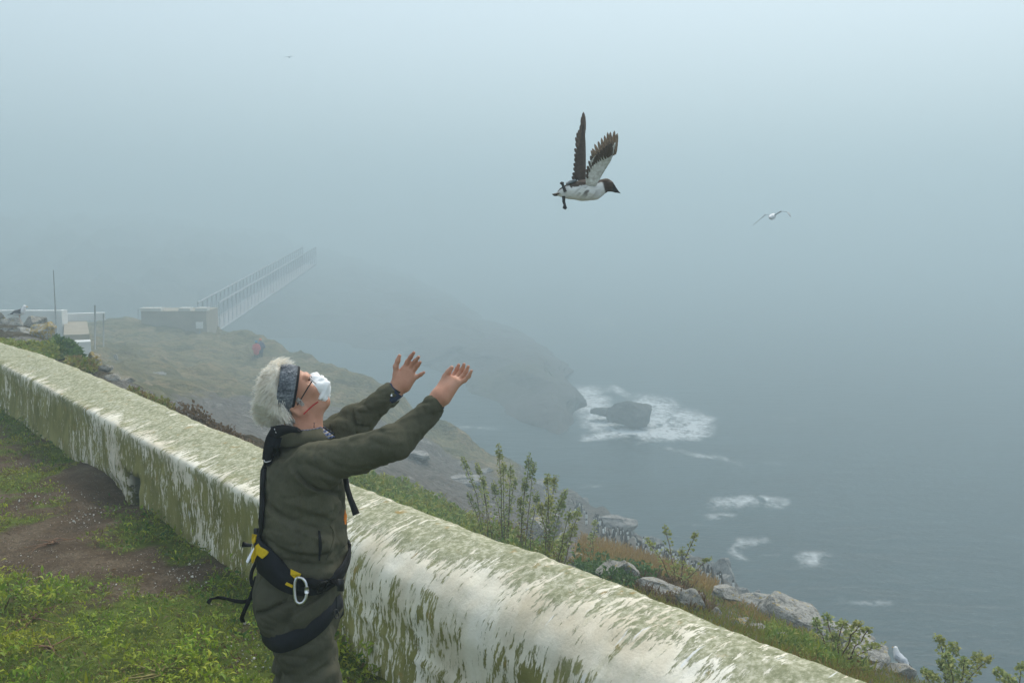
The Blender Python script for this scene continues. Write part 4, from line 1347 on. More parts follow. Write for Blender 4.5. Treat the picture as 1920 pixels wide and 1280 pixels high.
def fold_field(P, a, b, fr, amp, seed, swirl=.6, twist=1.0):
    """cloth folds running round an arm or leg: rounded crests, sharp valleys, bunching towards the joints"""
    ax = nrm(b - a); L = np.linalg.norm(b - a)
    q = P - a; s = q @ ax
    e1_ = nrm(np.cross(ax, ZU + .3 * LF)); e2_ = np.cross(ax, e1_)
    u1, u2 = q @ e1_, q @ e2_
    wz = vnoise(P * 6 + seed, seed + 3) * .45
    g1 = np.abs(vnoise(np.stack([s * fr + twist * (u1 * 9) + wz, u1 * 5, u2 * 5], 1) + seed * 3.7, seed))
    g2 = np.abs(vnoise(np.stack([s * fr * 2.1 - twist * (u2 * 16) + wz, u1 * 10, u2 * 10], 1) + seed * 1.3, seed + 9))
    m = smooth_step(-.04, .06, s) * smooth_step(L + .05, L - .02, s)
    near = np.sqrt((u1 ** 2 + u2 ** 2)) < .16
    bun = .65 + .6 * np.exp(-((s - L) / .09) ** 2) + .3 * np.exp(-(s / .08) ** 2)
    return amp * (np.minimum(g1, .42) * 2.6 + np.minimum(g2, .35) * 1.0 - .75) * m * near * bun


J = Sdf()
hem = at(566, 1072, D0)
J.cap(chest - ZU * .095, waist, .180, .178, .05, flat=[(FW, .70)])
J.cap(waist, hem, .178, .172, .05, flat=[(FW, .75)])
J.cap(waist - ZU * .085, hem + ZU * .02, .180, .170, .03, flat=[(FW, .77)])
J.cap(shL - ZU * .012, shR - ZU * .005, .058, .064, .045)
J.cap(chest - ZU * .06 + LF * .07, chest - ZU * .06 - LF * .07, .115, .115, .06)
J.cap(neckB - ZU * .055 - FW * .01, chest - ZU * .03, .066, .115, .035)
cuR = wrR * .93 + elR * .07; cuL = wrL * .93 + elL * .07
mdR = shR * .45 + elR * .55
J.chain([shR, mdR, elR], [.068, .053, .047], .035)
J.chain([elR, cuR], [.047, .037], .02)
J.chain([shL, elL], [.066, .050], .035)
J.chain([elL, cuL - (cuL - elL) * .03], [.050, .039], .02)
aR, aL = nrm(cuR - elR), nrm(cuL - elL)
# open the cuffs so that the forearm and shirt show inside
J.cap(cuR + aR * .012, cuR + aR * .10, .033, .036, .004, sub=True)
J.cap(cuL + aL * .000, cuL + aL * .10, .034, .037, .004, sub=True)
J.cap(neckB + ZU * .01 + FW * .01, neckB + ZU * .12, .056, .066, .006, sub=True)


def jacket_disp(P):
    d = fold_field(P, shR, elR, 9, .0135, 3, .6, 1.6) + fold_field(P, elR, cuR, 11, .0085, 5, .6, 1.6)
    d += fold_field(P, shL, elL, 9, .0135, 7, .6, 1.6) + fold_field(P, elL, cuL, 11, .0085, 9, .6, 1.6)
    q = P - waist
    t = q @ ZU; x = q @ FW; y = q @ LF
    arm = np.minimum(np.linalg.norm(P - (shR * .3 + elR * .7), axis=1), np.linalg.norm(P - (shL * .3 + elL * .7), axis=1))
    body = smooth_step(.10, .18, arm) * smooth_step(.33, .24, np.abs(t))
    # drag lines from the raised armpit down to the small of the back, bunching above the belt
    wq = .35 * vnoise(P * 5, 12)
    dg = (x * .55 + t * .83); al = (x * .83 - t * .55)
    f1 = np.abs(vnoise(np.stack([dg * 14 + wq, al * 3.2, y * 6], 1) + 5, 61))
    f2 = np.abs(vnoise(np.stack([t * 19 + x * 5 + wq, x * 5, y * 6], 1) + 2, 62))
    low = smooth_step(.06, -.06, t)
    d += body * (.017 * (1 - low * .6) * (np.minimum(f1, .4) * 2.5 - .6) + .017 * low * (np.minimum(f2, .4) * 2.5 - .55))
    # side seam, sleeve seam, yoke seam
    side = x + .015 + .006 * vnoise(P * 8, 5)
    d -= .004 * np.exp(-(side / .0045) ** 2) * (y < 0) * (t < .20)
    ss_ = (P - shR) @ nrm(elR - shR) - .055
    d -= .0045 * np.exp(-(ss_ / .005) ** 2) * (np.linalg.norm(P - shR, axis=1) < .14)
    d += .0035 * (np.minimum(np.abs(vnoise(P * 26, 21)), .4) * 2.5 - .5) + .002 * fbm(P * 45, 2, 22)
    return d


J.disp = jacket_disp
jV, jQ = J.mesh(.0050); jV = relax(jV, jQ, 1, .4)
jk = link('jacket', me_from('jacket', jV, jQ), M_JACKET, man)
BVH_J = BVHTree.FromPolygons(jV.tolist(), jQ.tolist())
# seam and pocket placket, collar, shirt
def on_body(u, v, bvh, lift=.004, dflt=3.3):
    loc, no, i, ds = bvh.ray_cast(Vector(CV), Vector(ray(u, v)).normalized())
    if loc is None: p = at(u, v, dflt); return p, nrm(-ray(u, v))
    no = np.array(no)
    if no @ ray(u, v) > 0: no = -no
    return np.array(loc) + no * lift, no


def strip(path, wpx, bvh, mat, name, parent, lift=.006, th=.005, n=24, dflt=3.3, smooth=3, keep=False):
    path = np.array(path, float)
    l = np.concatenate([[0], np.cumsum(np.hypot(*np.diff(path, axis=0).T))]); t = np.linspace(0, l[-1], n)
    uv_ = np.stack([np.interp(t, l, path[:, i]) for i in (0, 1)], 1)
    pn = [on_body(u, v, bvh, lift, dflt) for u, v in uv_]
    P = np.array([p for p, _ in pn]); Nn = np.array([q for _, q in pn])
    for _ in range(smooth):
        P[1:-1] = P[1:-1] * .5 + (P[:-2] + P[2:]) * .25; Nn[1:-1] = nrm(Nn[1:-1] + Nn[:-2] + Nn[2:])
    w = np.interp(t / l[-1], np.linspace(0, 1, len(np.atleast_1d(wpx))), np.atleast_1d(wpx)) * 3.3 / FPX
    f = MB(); f.ribbon(P, Nn, w, th)
    return f.build(name, mat, parent)


# trousers
Tr = Sdf()
Tr.cap(hipC + ZU * .06, hipC - ZU * .02, .165, .165, .05, flat=[(FW, .80)])
Tr.ell(hipC - FW * .06 - ZU * .03, (.10, .14, .12), np.stack([FW, LF, ZU]), .05)
for hp, kn, an in ((hipR, knR, anR), (hipL, knL, anL)):
    Tr.chain([hp - ZU * .02, kn], [.100, .088], .018)
    Tr.chain([kn, an + ZU * .04], [.098, .075], .04)
    Tr.cap(an + ZU * .06, an + ZU * .0, .078, .072, .03)


def tr_disp(P):
    d = 0
    for i, (hp, kn, an) in enumerate(((hipR, knR, anR), (hipL, knL, anL))):
        d = d + fold_field(P, hp + ZU * .05, kn, 15, .024, 31 + i, 1.4)
        d = d + fold_field(P, kn, an, 14, .022, 37 + i, 1.0)
    return d + .004 * (np.minimum(np.abs(vnoise(P * 24, 41)), .4) * 2.5 - .5) + .003 * fbm(P * 14, 2, 40)


Tr.disp = tr_disp
tV, tQ = Tr.mesh(.0062); tV = relax(tV, tQ, 1, .4)
link('trousers', me_from('trousers', tV, tQ), M_TROUS, man)
allV = np.concatenate([jV, tV]); allQ = np.concatenate([jQ, tQ + len(jV)])
BVH_M = BVHTree.FromPolygons(allV.tolist(), allQ.tolist())
# boots
M_BOOT = simple('brown_boot_leather', (.07, .05, .035), (.04, .03, .02), 12, .7, .3)
for an in (anR, anL):
    S = Sdf(); toe = an + FW * .19; a0 = np.array([an[0], an[1], 0])
    S.cap(a0 + ZU * .20, a0 + ZU * .06, .062, .058, .02); S.cap(a0 + ZU * .05 - FW * .03, a0 + ZU * .042 + FW * .15, .05, .045, .03)
    S.cap(a0 + ZU * .015 - FW * .05, a0 + ZU * .015 + FW * .18, .05, .05, .004, flat=[(ZU, .3)])
    v_, q_ = S.mesh(.006); v_[:, 2] = np.maximum(v_[:, 2], .002)
    link('boot', me_from('boot', v_, q_), M_BOOT, man)

# collar: stand-and-fall ring, open at the throat
def ring_strip(c0, axis, x, y, rads, hts, a0, a1, n=40, th=.004):
    a = np.linspace(a0, a1, n); V = []
    for r, h in zip(rads, hts):
        V.append(c0 + axis * h + np.cos(a)[:, None] * x * r[0] + np.sin(a)[:, None] * y * r[1])
    return V


ca = nrm(ZU * .96 - FW * .10)
rows_ = ring_strip(neckB, ca, FW, LF, [(.078, .082), (.072, .074), (.070, .072), (.077, .078), (.112, .104)], [-.03, .005, .034, .040, -.004], math.radians(28), math.radians(332))
cv = np.stack(rows_, 1); cv += .003 * fbm(cv * 30, 2, 3)[..., None]
m = me_from('collar', cv.reshape(-1, 3), grid_faces(*cv.shape[:2]))
o = link('collar', m, M_JACKET, man); s_ = o.modifiers.new('thick', 'SOLIDIFY'); s_.thickness = .004
rows_ = ring_strip(neckB, ca, FW, LF, [(.070, .070), (.068, .068), (.073, .070), (.118, .084)], [-.02, .030, .042, .006], math.radians(22), math.radians(338))
cv = np.stack(rows_, 1)
m = me_from('shirt_collar', cv.reshape(-1, 3), grid_faces(*cv.shape[:2]))
N = Nodes('blue_check_cloth')
wv = N.n('ShaderNodeTexWave'); wv.inputs['Scale'].default_value = 34; N.L(N.map(1.0), wv.inputs['Vector'])
w2 = N.n('ShaderNodeTexWave', bands_direction='Z'); w2.inputs['Scale'].default_value = 30; N.L(N.map(1.0), w2.inputs['Vector'])
c = N.mix(N.ramp(wv.outputs[0], [(.45, 0.0), (.55, .7)]), (.045, .06, .13), (.16, .20, .32))
c = N.mix(N.ramp(w2.outputs[0], [(.78, 0.0), (.85, .7)]), c, (.42, .36, .24))
M_CHECK = N.done(c, .9, .1)
o = link('shirt_collar', m, M_CHECK, man); s_ = o.modifiers.new('thick', 'SOLIDIFY'); s_.thickness = .003
M_NAVY = simple('navy_cuff_cloth', (.05, .065, .13), (.03, .04, .085), 60, .9)
# shirt cuffs inside the sleeves
for wr, ax, r in ((cuR, aR, .0335), (cuL, aL, .0345)):
    f = MB(); f.tube([wr - ax * .02, wr + ax * .01, wr + ax * .024], [r * .9, r * .97, r * .95], 20, cap=False); f.build('shirt_cuff', M_NAVY, man)
# wrist watch on the left arm
f = MB(); wc = wrL - nrm(wrL - elL) * .000; ax = nrm(L_(752, 716) - wrL)
f.tube([wc - ax * .010, wc + ax * .012], [.0315, .031], 22, cap=False); wt = f.build('watch', M_BLACKP, man)
f = MB(); q_, _ = at(738, 741, 3.56), 0; f.tube([at(733, 742, 3.565), at(736, 735, 3.565)], [.006, .006], 6); f.build('watch_case', M_ALU, wt)

# ---- headwear: knitted band with black edging and shaggy white crown
HB = at(546, 737, D0)


def band(name, mat, c0, c1, rf, rl, n=90, parent=man, m_=9):
    a = np.linspace(0, 2 * math.pi, n, endpoint=False); V = []
    for j in range(m_):
        t = j / (m_ - 1); bul = 1 + .035 * math.sin(t * math.pi) - .02 * t
        rad = 1 + .010 * np.sin(a * 45)
        off_ = c0 + (c1 - c0) * t
        wedge = np.where(np.cos(a) > 0, np.cos(a) * .45, 0)          # narrower at the nape
        V.append(HB + (BN * 1.0)[None] * (off_ * np.where(off_ > 0, 1 - wedge, 1))[:, None] + (np.cos(a) * rf * bul * rad)[:, None] * BL + (np.sin(a) * rl * bul * rad)[:, None] * LF)
    V = np.stack(V, 1)
    m = me_from(name, V.reshape(-1, 3), grid_faces(n, m_, wrap_u=True))
    o = link(name, m, mat, parent); sm = o.modifiers.new('thick', 'SOLIDIFY'); sm.thickness = .006; sm.offset = 0
    return o


N = Nodes('grey_rib_knit')
a = N.noise(N.map((22, 22, 90)), 1, 5, .75); b = N.noise(N.map(160.0), 1, 3)
c = N.ramp(N.math('ADD', N.math('MULTIPLY', a, .6), N.math('MULTIPLY', b, .4)), [(.38, (.04, .046, .055)), (.52, (.15, .165, .185)), (.66, (.34, .355, .375))])
N.bump(b, .9, .004); M_KNIT = N.done(c, .95, .1)
hb = band('headband', M_KNIT, -.006, .050, .093, .079)
band('headband_trim', M_WEB, -.013, -.003, .0915, .077, parent=hb, m_=4)

HRB = np.stack([BL, LF, BN]); hc = at(509, 732, D0)
Fu = Sdf(); Fu.ell(hc, (.094, .082, .042), HRB, .03); Fu.ell(hc - BN * .022 + BL * .012, (.092, .082, .026), HRB, .03)
fV, fQ = Fu.mesh(.007); fV += vnormals(fV, fQ) * (.008 * fbm(fV * 22, 3, 6))[:, None]
M_FUR = simple('shaggy_white_pile', (.92, .89, .81), (.78, .72, .62), 14, .9)
cr = link('hat_crown', me_from('hat_crown', fV, fQ), M_FUR, man)
rf_ = np.random.default_rng(5); nst = 12000
ii = rf_.integers(0, len(fV), nst); FNn = vnormals(fV, fQ)
P0 = fV[ii] + rf_.normal(0, .003, (nst, 3)); N0 = FNn[ii]
flow = np.stack([vnoise(P0 * 13, s) for s in (50, 51, 52)], 1)
Ln = .024 * rf_.uniform(.5, 1.25, nst)[:, None] * (1 + .4 * vnoise(P0 * 16, 60))[:, None]
down = np.array([-.35, 0, -.75])
Vh = []; side = nrm(np.cross(N0, rf_.normal(size=(nst, 3))))
for j, t in enumerate((0, .4, .75, 1)):
    c_ = P0 + N0 * Ln * (t - .38 * t * t) * .62 + (flow * 1.15 + down * .5 + .12 * rf_.normal(size=(nst, 3))) * Ln * t ** 1.6
    wd = .0016 * (1 - .8 * t)
    Vh.append(c_ - side * wd); Vh.append(c_ + side * wd)
Vh = np.stack(Vh, 1).reshape(-1, 3); b_ = np.arange(nst)[:, None] * 8
Fh = np.concatenate([b_ + [k, k + 1, k + 3, k + 2] for k in (0, 2, 4)])
N = Nodes('white_pile_strand'); g = N.n('ShaderNodeNewGeometry')
c = N.ramp(g.outputs['Random Per Island'], [(0, (.76, .70, .58)), (.3, (.90, .86, .77)), (1, (.95, .93, .88))])
c = N.mix(N.ramp(N.noise(N.map(17.0), 1, 3), [(.58, 0.0), (.70, .6)]), c, (.56, .48, .38))
mp_ = N.done(c, .7, .2)
tr_ = N.n('ShaderNodeBsdfTranslucent'); N.L(c, tr_.inputs[0]); mx_ = N.n('ShaderNodeMixShader'); mx_.inputs[0].default_value = .45
N.L(N.b.outputs[0], mx_.inputs[1]); N.L(tr_.outputs[0], mx_.inputs[2]); N.L(mx_.outputs[0], N.t.nodes['Material Output'].inputs[0])
link('pile_strands', me_from('pile_strands', Vh, Fh), mp_, cr)
# grey hair at the nape and sideburn
nst = 700; aa = rf_.uniform(0, 1, nst); sg = np.where(rf_.random(nst) < .8, -1, 1)
P0 = h_(0, 0, 0) + np.outer(-.055 - .030 * rf_.random(nst), FN) + np.outer(sg * (.068 - .03 * rf_.random(nst) ** 2), LF) + np.outer(-.045 - .035 * rf_.random(nst), CU)
P0[:180] = h_(0, 0, 0) + np.outer(-.004 + .012 * rf_.random(180), FN) + np.outer(sg[:180] * .0685, LF) + np.outer(-.012 - .03 * rf_.random(180), CU)
Dn = nrm(-CU * 1.0 - FN * .25 + rf_.normal(0, .25, (nst, 3))) * .024 * rf_.uniform(.5, 1.2, nst)[:, None]
Dn[:180] *= .4
sd_ = nrm(np.cross(Dn, rf_.normal(size=(nst, 3)))) * .0012
Vh = np.stack([P0 - sd_, P0 + sd_, P0 + Dn + sd_ * .2, P0 + Dn - sd_ * .2], 1).reshape(-1, 3); b_ = np.arange(nst)[:, None] * 4
link('hair', me_from('hair', Vh, b_ + [0, 1, 2, 3]), simple('grey_hair', (.55, .53, .50), (.35, .33, .31), 60, .7), man)

# ---- mask over nose, mouth and chin: thin crumpled white cloth cup
M_MASK = simple('white_mask_cloth', (.90, .90, .90), (.84, .85, .86), 8, .85, .3, .004)
th_ = np.linspace(0, 2 * math.pi, 64, endpoint=False); mv = []
for j, t in enumerate(np.linspace(0, 1, 15)):
    rr_ = math.sin(t * math.pi / 2) ** .85
    hgt = .047 * math.cos(t * math.pi / 2) ** .8
    w1 = .052 * rr_ * (1 + .13 * np.sin(th_ * 5 + .6) * t + .07 * np.sin(th_ * 11) * t)
    w2 = .062 * rr_ * (1 + .10 * np.sin(th_ * 4 + 1.7) * t + .08 * np.sin(th_ * 9 + 1) * t)
    lat, lon = np.cos(th_) * w1, np.sin(th_) * w2
    drape = -.75 * np.maximum(np.abs(lat) - .022, 0) * 1.25
    f_ = .088 + hgt + drape + .005 * np.sin(lat * 260 + lon * 90) * t - .35 * np.maximum(-lon - .01, 0) * .9
    mv.append(HC + HS * (np.outer(f_, FN) + np.outer(lat, LF) + np.outer(-.062 + lon, CU)))
mv = np.stack(mv, 1); mv += (.0075 * fbm(mv * 44, 3, 8))[..., None] * FN + (.006 * fbm(mv * 40 + 9, 2, 18))[..., None] * CU
m = me_from('face_mask', mv.reshape(-1, 3), grid_faces(64, 15, wrap_u=True))
mk = link('face_mask', m, M_MASK, man); s_ = mk.modifiers.new('thick', 'SOLIDIFY'); s_.thickness = .002
M_RED = simple('red_elastic', (.55, .03, .03), None, 30, .7)
BVH_B = BVHTree.FromPolygons(bV.tolist(), bQ.tolist())
strip([(596, 753), (587, 759), (577, 768), (569, 776)], 2.2, BVH_B, M_RED, 'mask_strap', mk, .002, .002, 14)
# spectacles
gl = MB(); BR = []
for s in (-1, 1):
    a = np.linspace(0, 2 * math.pi, 25); cxy = (s * .034, -.016)
    pts = HC + HS * (.106 * FN + np.outer(cxy[0] + .024 * np.cos(a), LF) + np.outer(cxy[1] + .019 * np.sin(a), CU) - np.outer(.25 * np.abs(cxy[0] + .024 * np.cos(a)) * .6, FN))
    gl.tube(pts, .0016, 6)
gl.tube([h_(.103, -.010, -.012), h_(.108, 0, -.008), h_(.103, .010, -.012)], .0016, 6)
sp = gl.build('spectacles', simple('steel_frame', (.35, .35, .36), None, 30, .35, 0, .003, .5, .8), man)
for s in (-1, 1):
    f = MB(); f.tube([h_(.094, s * .058, -.014), h_(.066, s * .077, -.018), h_(.020, s * .081, -.030), h_(-.022, s * .083, -.040)], .0021, 6); f.build('temple_arm', M_BLACKP, sp)

# ---- harness
hs = man
strip([(516, 806), (507, 822), (502, 845), (500, 862)], [17, 18, 17], BVH_J, M_WEB, 'shoulder_strap', hs, .010, .008)
strip([(500, 860), (497, 900), (496, 950), (493, 1000), (486, 1030)], [15, 14, 14], BVH_J, M_WEB, 'back_strap', hs, .010, .006)
strip([(512, 812), (526, 806), (545, 804), (566, 807), (580, 812)], [26, 20, 13, 9, 5], BVH_J, M_WEB, 'shoulder_yoke', hs, .008, .006, smooth=4)
strip([(516, 818), (511, 842), (508, 872)], [26, 22, 10], BVH_J, M_PAD, 'yoke_padding', hs, .006, .004)
def buckle(u, v, w, h, mat, name, bvh, rot=0., lift=.014, parent=hs):
    p, n = on_body(u, v, bvh, lift); k = 3.25 / FPX
    a = np.linspace(0, 2 * math.pi, 21); sq = lambda x: np.sign(x) * np.abs(x) ** .5
    x, y = sq(np.cos(a)) * w / 2 * k, sq(np.sin(a)) * h / 2 * k
    t1 = nrm(np.cross(ZU, n)); t2 = np.cross(n, t1); c_, s_ = math.cos(rot), math.sin(rot)
    f = MB(); f.tube(p + np.outer(x * c_ - y * s_, t1) + np.outer(x * s_ + y * c_, t2), .0022, 6); return f.build(name, mat, parent)
buckle(501, 859, 13, 13, M_ALU, 'steel_buckle', BVH_J, .2)
buckle(519, 806, 7, 9, M_ALU, 'steel_buckle', BVH_J, .3)
# hanging strap end in front of the chest, orange tag
f = MB(); P = np.array([at(647, 893, 3.36), at(651, 915, 3.33), at(657, 935, 3.31), at(663, 950, 3.30), at(668, 964, 3.30)])
f.ribbon(P, np.tile(-FV + RV * .3, (5, 1)), [.017, .018, .019, .021, .024], .004); f.build('hanging_strap', M_WEB, hs)
M_ORG = simple('orange_fabric', (.85, .25, .02), None, 20, .6)
f = MB(); P = np.array([at(643, 955, 3.40), at(646, 966, 3.39), at(646, 982, 3.39)]); f.ribbon(P, np.tile(-FV + RV * .3, (3, 1)), [.014, .016, .010], .010); f.build('orange_tag', M_ORG, hs)

# waist belt ring found by shooting inwards on a tilted plane
def belt_ring(h_of_a, lift, bvh, n=72):
    P = []; Nn = []
    for a in np.linspace(0, 2 * math.pi, n + 1):
        d = FW * math.cos(a) - LF * math.sin(a); c = hipC.copy(); c[2] = h_of_a(a)
        loc, no, i, ds = bvh.ray_cast(Vector(c + d * .6), Vector(-d))
        P.append((np.array(loc) if loc is not None else c + d * .16) + d * lift); Nn.append(d)
    P = np.array(P)
    for _ in range(3): P[1:-1] = P[1:-1] * .5 + (P[:-2] + P[2:]) * .25
    P[-1] = P[0]; return P, np.array(Nn)
zpix = lambda v, d=3.3: at(566, v, d)[2]
# a = 0 front, pi/2 = his right side (towards the camera), pi = back
hb_ = lambda a: np.interp(a % (2 * math.pi), [0, .5, 1.2, 1.75, 2.4, 3.14, 4.0, 5.2, 6.2832], [zpix(1058), zpix(1075), zpix(1093), zpix(1082), zpix(1048), zpix(1032), zpix(1040), zpix(1058), zpix(1058)])
P, Nn = belt_ring(hb_, .006, BVH_M)
f = MB(); f.ribbon(P, Nn, .046, .006); f.build('waist_belt', M_WEB, hs)
sel = slice(14, 44)
f = MB(); f.ribbon(P[sel] + Nn[sel] * .006, Nn[sel], np.interp(np.linspace(0, 1, 30), [0, .25, .5, .85, 1], [.045, .072, .105, .10, .06]), .014)
pad = f.build('belt_padding', M_PAD, hs)
pv_l = np.array([v.co[:] for v in pad.data.vertices]); BVH_PAD = BVHTree.FromPolygons(pv_l.tolist(), [tuple(p.vertices) for p in pad.data.polygons])
def patch(poly, mat, name, parent, bvh, lift, th=.004):
    pn = []
    for u, v in poly:
        lc = bvh.ray_cast(Vector(CV), Vector(ray(u, v)).normalized())[0]
        pn.append(on_body(u, v, bvh if lc is not None else BVH_M, lift if lc is not None else .022))
    P = np.array([p for p, _ in pn]); n = nrm(np.mean([q for _, q in pn], 0))
    bm = bmesh.new(); vs = [bm.verts.new(p) for p in P]; fc = bm.faces.new(vs)
    r = bmesh.ops.extrude_face_region(bm, geom=[fc]); mv_ = [x for x in r['geom'] if isinstance(x, bmesh.types.BMVert)]
    bmesh.ops.translate(bm, verts=mv_, vec=Vector(n * th)); bmesh.ops.recalc_face_normals(bm, faces=bm.faces)
    m = bpy.data.meshes.new(name); bm.to_mesh(m); bm.free(); return link(name, m, mat, parent)
patch([(497, 1016), (506, 1034), (503, 1039), (495, 1046), (485, 1038), (478, 1041), (474, 1056), (472, 1042), (483, 1022)], M_YEL, 'yellow_panel', pad, BVH_PAD, .004)
patch([(477, 1000), (482, 1004), (481, 1016), (478, 1020), (476, 1012)], M_YEL, 'yellow_panel', pad, BVH_PAD, .004)
patch([(544, 1068), (564, 1073), (561, 1082), (553, 1083), (546, 1076)], M_YEL, 'yellow_tab', pad, BVH_PAD, .004)
patch([(539, 1090), (551, 1096), (549, 1100), (536, 1094)], M_YEL, 'yellow_tab', pad, BVH_PAD, .004)
# side release buckle, free belt end
P2, N2 = [], []
for u, v in ((560, 1087), (580, 1090), (600, 1092), (620, 1094)):
    p, n = on_body(u, v, BVH_M, .016); P2.append(p); N2.append(n)
P2 += [at(634, 1096, 3.18), at(644, 1097, 3.17)]; N2 += [nrm(-FV), nrm(-FV)]
P2 = np.array(P2)
for i in range(3): P2[i, 1] = min(P2[i, 1], P2[3, 1] + .03)
f = MB(); f.ribbon(P2, np.array(N2), .034, .006); bl = f.build('belt_end', M_WEB, hs)
buckle(598, 1091, 20, 26, M_BLACKP, 'ladder_buckle', BVH_M, 0, .022)
f = MB(); P = np.array([at(633, 1096, 3.165), at(645, 1097, 3.160)]); f.ribbon(P, np.tile(-FV, (2, 1)), .036, .008); f.build('belt_tip', M_BLACKP, bl)
# carabiner
pc, nc = on_body(563, 1104, BVH_M, .034); dc = project(pc)[2] - .012
cp = [(558, 1082), (566, 1083), (572, 1089), (575, 1098), (575, 1112), (573, 1122), (568, 1129), (561, 1131), (555, 1127), (553, 1118), (552, 1104), (553, 1092), (555, 1085), (558, 1082)]
P = np.array([at(u, v, dc) for u, v in cp]); k = np.linspace(0, 13, 53); P = np.stack([np.interp(k, range(14), P[:, i]) for i in range(3)], 1)
P[1:-1] = P[1:-1] * .5 + (P[:-2] + P[2:]) * .25
f = MB(); f.tube(P, .0050, 8); cb = f.build('carabiner', M_ALU, hs)
f = MB(); f.tube([at(575, 1099, dc), at(574.8, 1111, dc)], .0078, 10); f.build('locking_sleeve', M_ALU, cb)
# back: metal bar, black knob, trailing webbing and cord
f = MB(); f.tube([at(482, 1022, 3.40), at(472, 1040, 3.36), at(465, 1052, 3.38)], [.006, .009, .007], 8); f.build('steel_bar', M_ALU, hs)
f = MB(); f.tube([at(472, 1022, 3.42), at(462, 1021, 3.42), at(455, 1020, 3.42)], [.006, .0075, .0105], 8); f.build('toggle', M_BLACKP, hs)
def tail(pts, w, name, dd=3.42, mat=None):
    P = np.array([at(u, v, dd + .02 * math.sin(i * 1.7)) for i, (u, v) in enumerate(pts)])
    t = np.linspace(0, len(P) - 1, len(P) * 5); P = np.stack([np.interp(t, range(len(P)), P[:, i]) for i in range(3)], 1)
    for _ in range(3): P[1:-1] = P[1:-1] * .5 + (P[:-2] + P[2:]) * .25
    tg = np.linspace(0, 4, len(P)); n = nrm(np.stack([np.sin(tg) * .5, -1 + 0 * tg, .35 * np.cos(tg)], 1))
    f = MB(); f.ribbon(P, n, w, .003); return f.build(name, mat or M_WEB, hs)
tail([(482, 1050), (472, 1070), (470, 1085), (474, 1100), (478, 1088), (480, 1080)], .012, 'webbing_loop')
tail([(481, 1085), (475, 1105), (466, 1128), (458, 1145), (453, 1158), (456, 1166)], [.014] * 25 + [.017] * 5, 'webbing_tail')
tail([(480, 1096), (472, 1122), (458, 1128), (440, 1126), (422, 1121), (408, 1119), (395, 1123), (390, 1130)], .013, 'webbing_tail')
P = np.array([at(u, v, 3.44) for u, v in [(484, 1098), (480, 1112), (481, 1126), (486, 1136), (498, 1138), (516, 1140)]])
f = MB(); f.tube(P, .004, 6); f.build('cord', M_WEB, hs)
# leg loop round the near thigh
def leg_loop(c, ax, zf, lift, w, name):
    P, Nn = [], []
    for a in np.linspace(0, 2 * math.pi, 41):
        d = FW * math.cos(a) - LF * math.sin(a); q = c.copy(); q[2] = zf(a)
        P.append(q + d * .122 + d * lift); Nn.append(d)
    P = np.array(P)
    for i in range(len(P)):
        loc, no, ix, ds = BVH_T.ray_cast(Vector(P[i] + Nn[i] * .2), Vector(-Nn[i]))
        if loc is not None and np.linalg.norm(np.array(loc)[:2] - c[:2]) < .2: P[i] = np.array(loc) + Nn[i] * lift
    for _ in range(3): P[1:-1] = P[1:-1] * .5 + (P[:-2] + P[2:]) * .25
    P[0] = P[-1]; f = MB(); f.ribbon(P, Nn, w, .007); return f.build(name, M_PAD, hs)
BVH_T = BVHTree.FromPolygons(tV.tolist(), tQ.tolist())
thc = hipR * .72 + knR * .28
lz = lambda a: zpix(1174) + .05 * math.cos(a)
ll = leg_loop(thc, None, lz, .004, .058, 'leg_loop')
buckle(622, 1152, 12, 16, M_BLACKP, 'leg_buckle', BVH_T, 0, .02, ll)
thc2 = hipL * .72 + knL * .28
leg_loop(thc2, None, lambda a: zpix(1180) + .03 * math.cos(a), .004, .05, 'leg_loop')
# pocket slit on the jacket: a thin black strip paints the shade inside it
strip([(597, 996), (600, 1020), (597, 1050)], [4, 7, 3], BVH_J, M_WEB, 'pocket_slit_shade', jk, .005, .001, 12)
strip([(618, 985), (628, 1000), (612, 1048)], 2.0, BVH_J, M_JACKET, 'pocket_welt', jk, .003, .002, 12)

# ------------------------------------------------------------------ guillemot in flight
GDP = 5.2
G = lambda u, v, o=0: at(u, v, GDP + o)
S = Sdf()
S.chain([G(1043, 364), G(1056, 361), G(1072, 358)], [.006, .022, .036], .02)
S.chain([G(1072, 358), G(1094, 357), G(1114, 356)], [.038, .048, .046], .03)
S.chain([G(1114, 356), G(1127, 351), G(1137, 347)], [.045, .030, .026], .03)
S.chain([G(1137, 346), G(1143, 349), G(1148, 353)], [.0265, .021, .013], .02)
S.chain([G(1147, 352.5), G(1155, 357.5), G(1163.5, 362.5)], [.012, .0078, .0022], .012, flat=[(FV, .7)])
gV, gQ = S.mesh(.0035); gV = relax(gV, gQ, 2, .4)
gV += vnormals(gV, gQ) * (.0016 * fbm(gV * np.array([60, 60, 120]), 3, 4))[:, None]
gu, gv, gd = project(gV)
nz = fbm(gV * np.array([45, 45, 45]), 3, 2)
back = np.interp(gu, [1035, 1060, 1085, 1105, 1124, 1140], [366, 352, 349, 345, 343, 343]) + nz * 3.0
streak = vnoise(np.stack([(gu * .55 + gv * .55) * .35, (gv - gu * .4) * .10, gd * 20], 1), 7)
white = smooth_step(-1.5, 1.5, gv - back) * smooth_step(1134, 1130, gu - .25 * (gv - 350))
flank = white * np.exp(-((gu - 1100) / 18) ** 2 - ((gv - 360) / 10) ** 2) * smooth_step(-.12, .12, streak)
white = np.clip(white - flank * .8, 0, 1)
bill = smooth_step(1148, 1151, gu)
brown = np.array([.060, .043, .032]); wht = np.array([.72, .72, .70]); blk = np.array([.018, .017, .016])
colr = brown[None] * (1 - white)[:, None] + wht[None] * white[:, None]
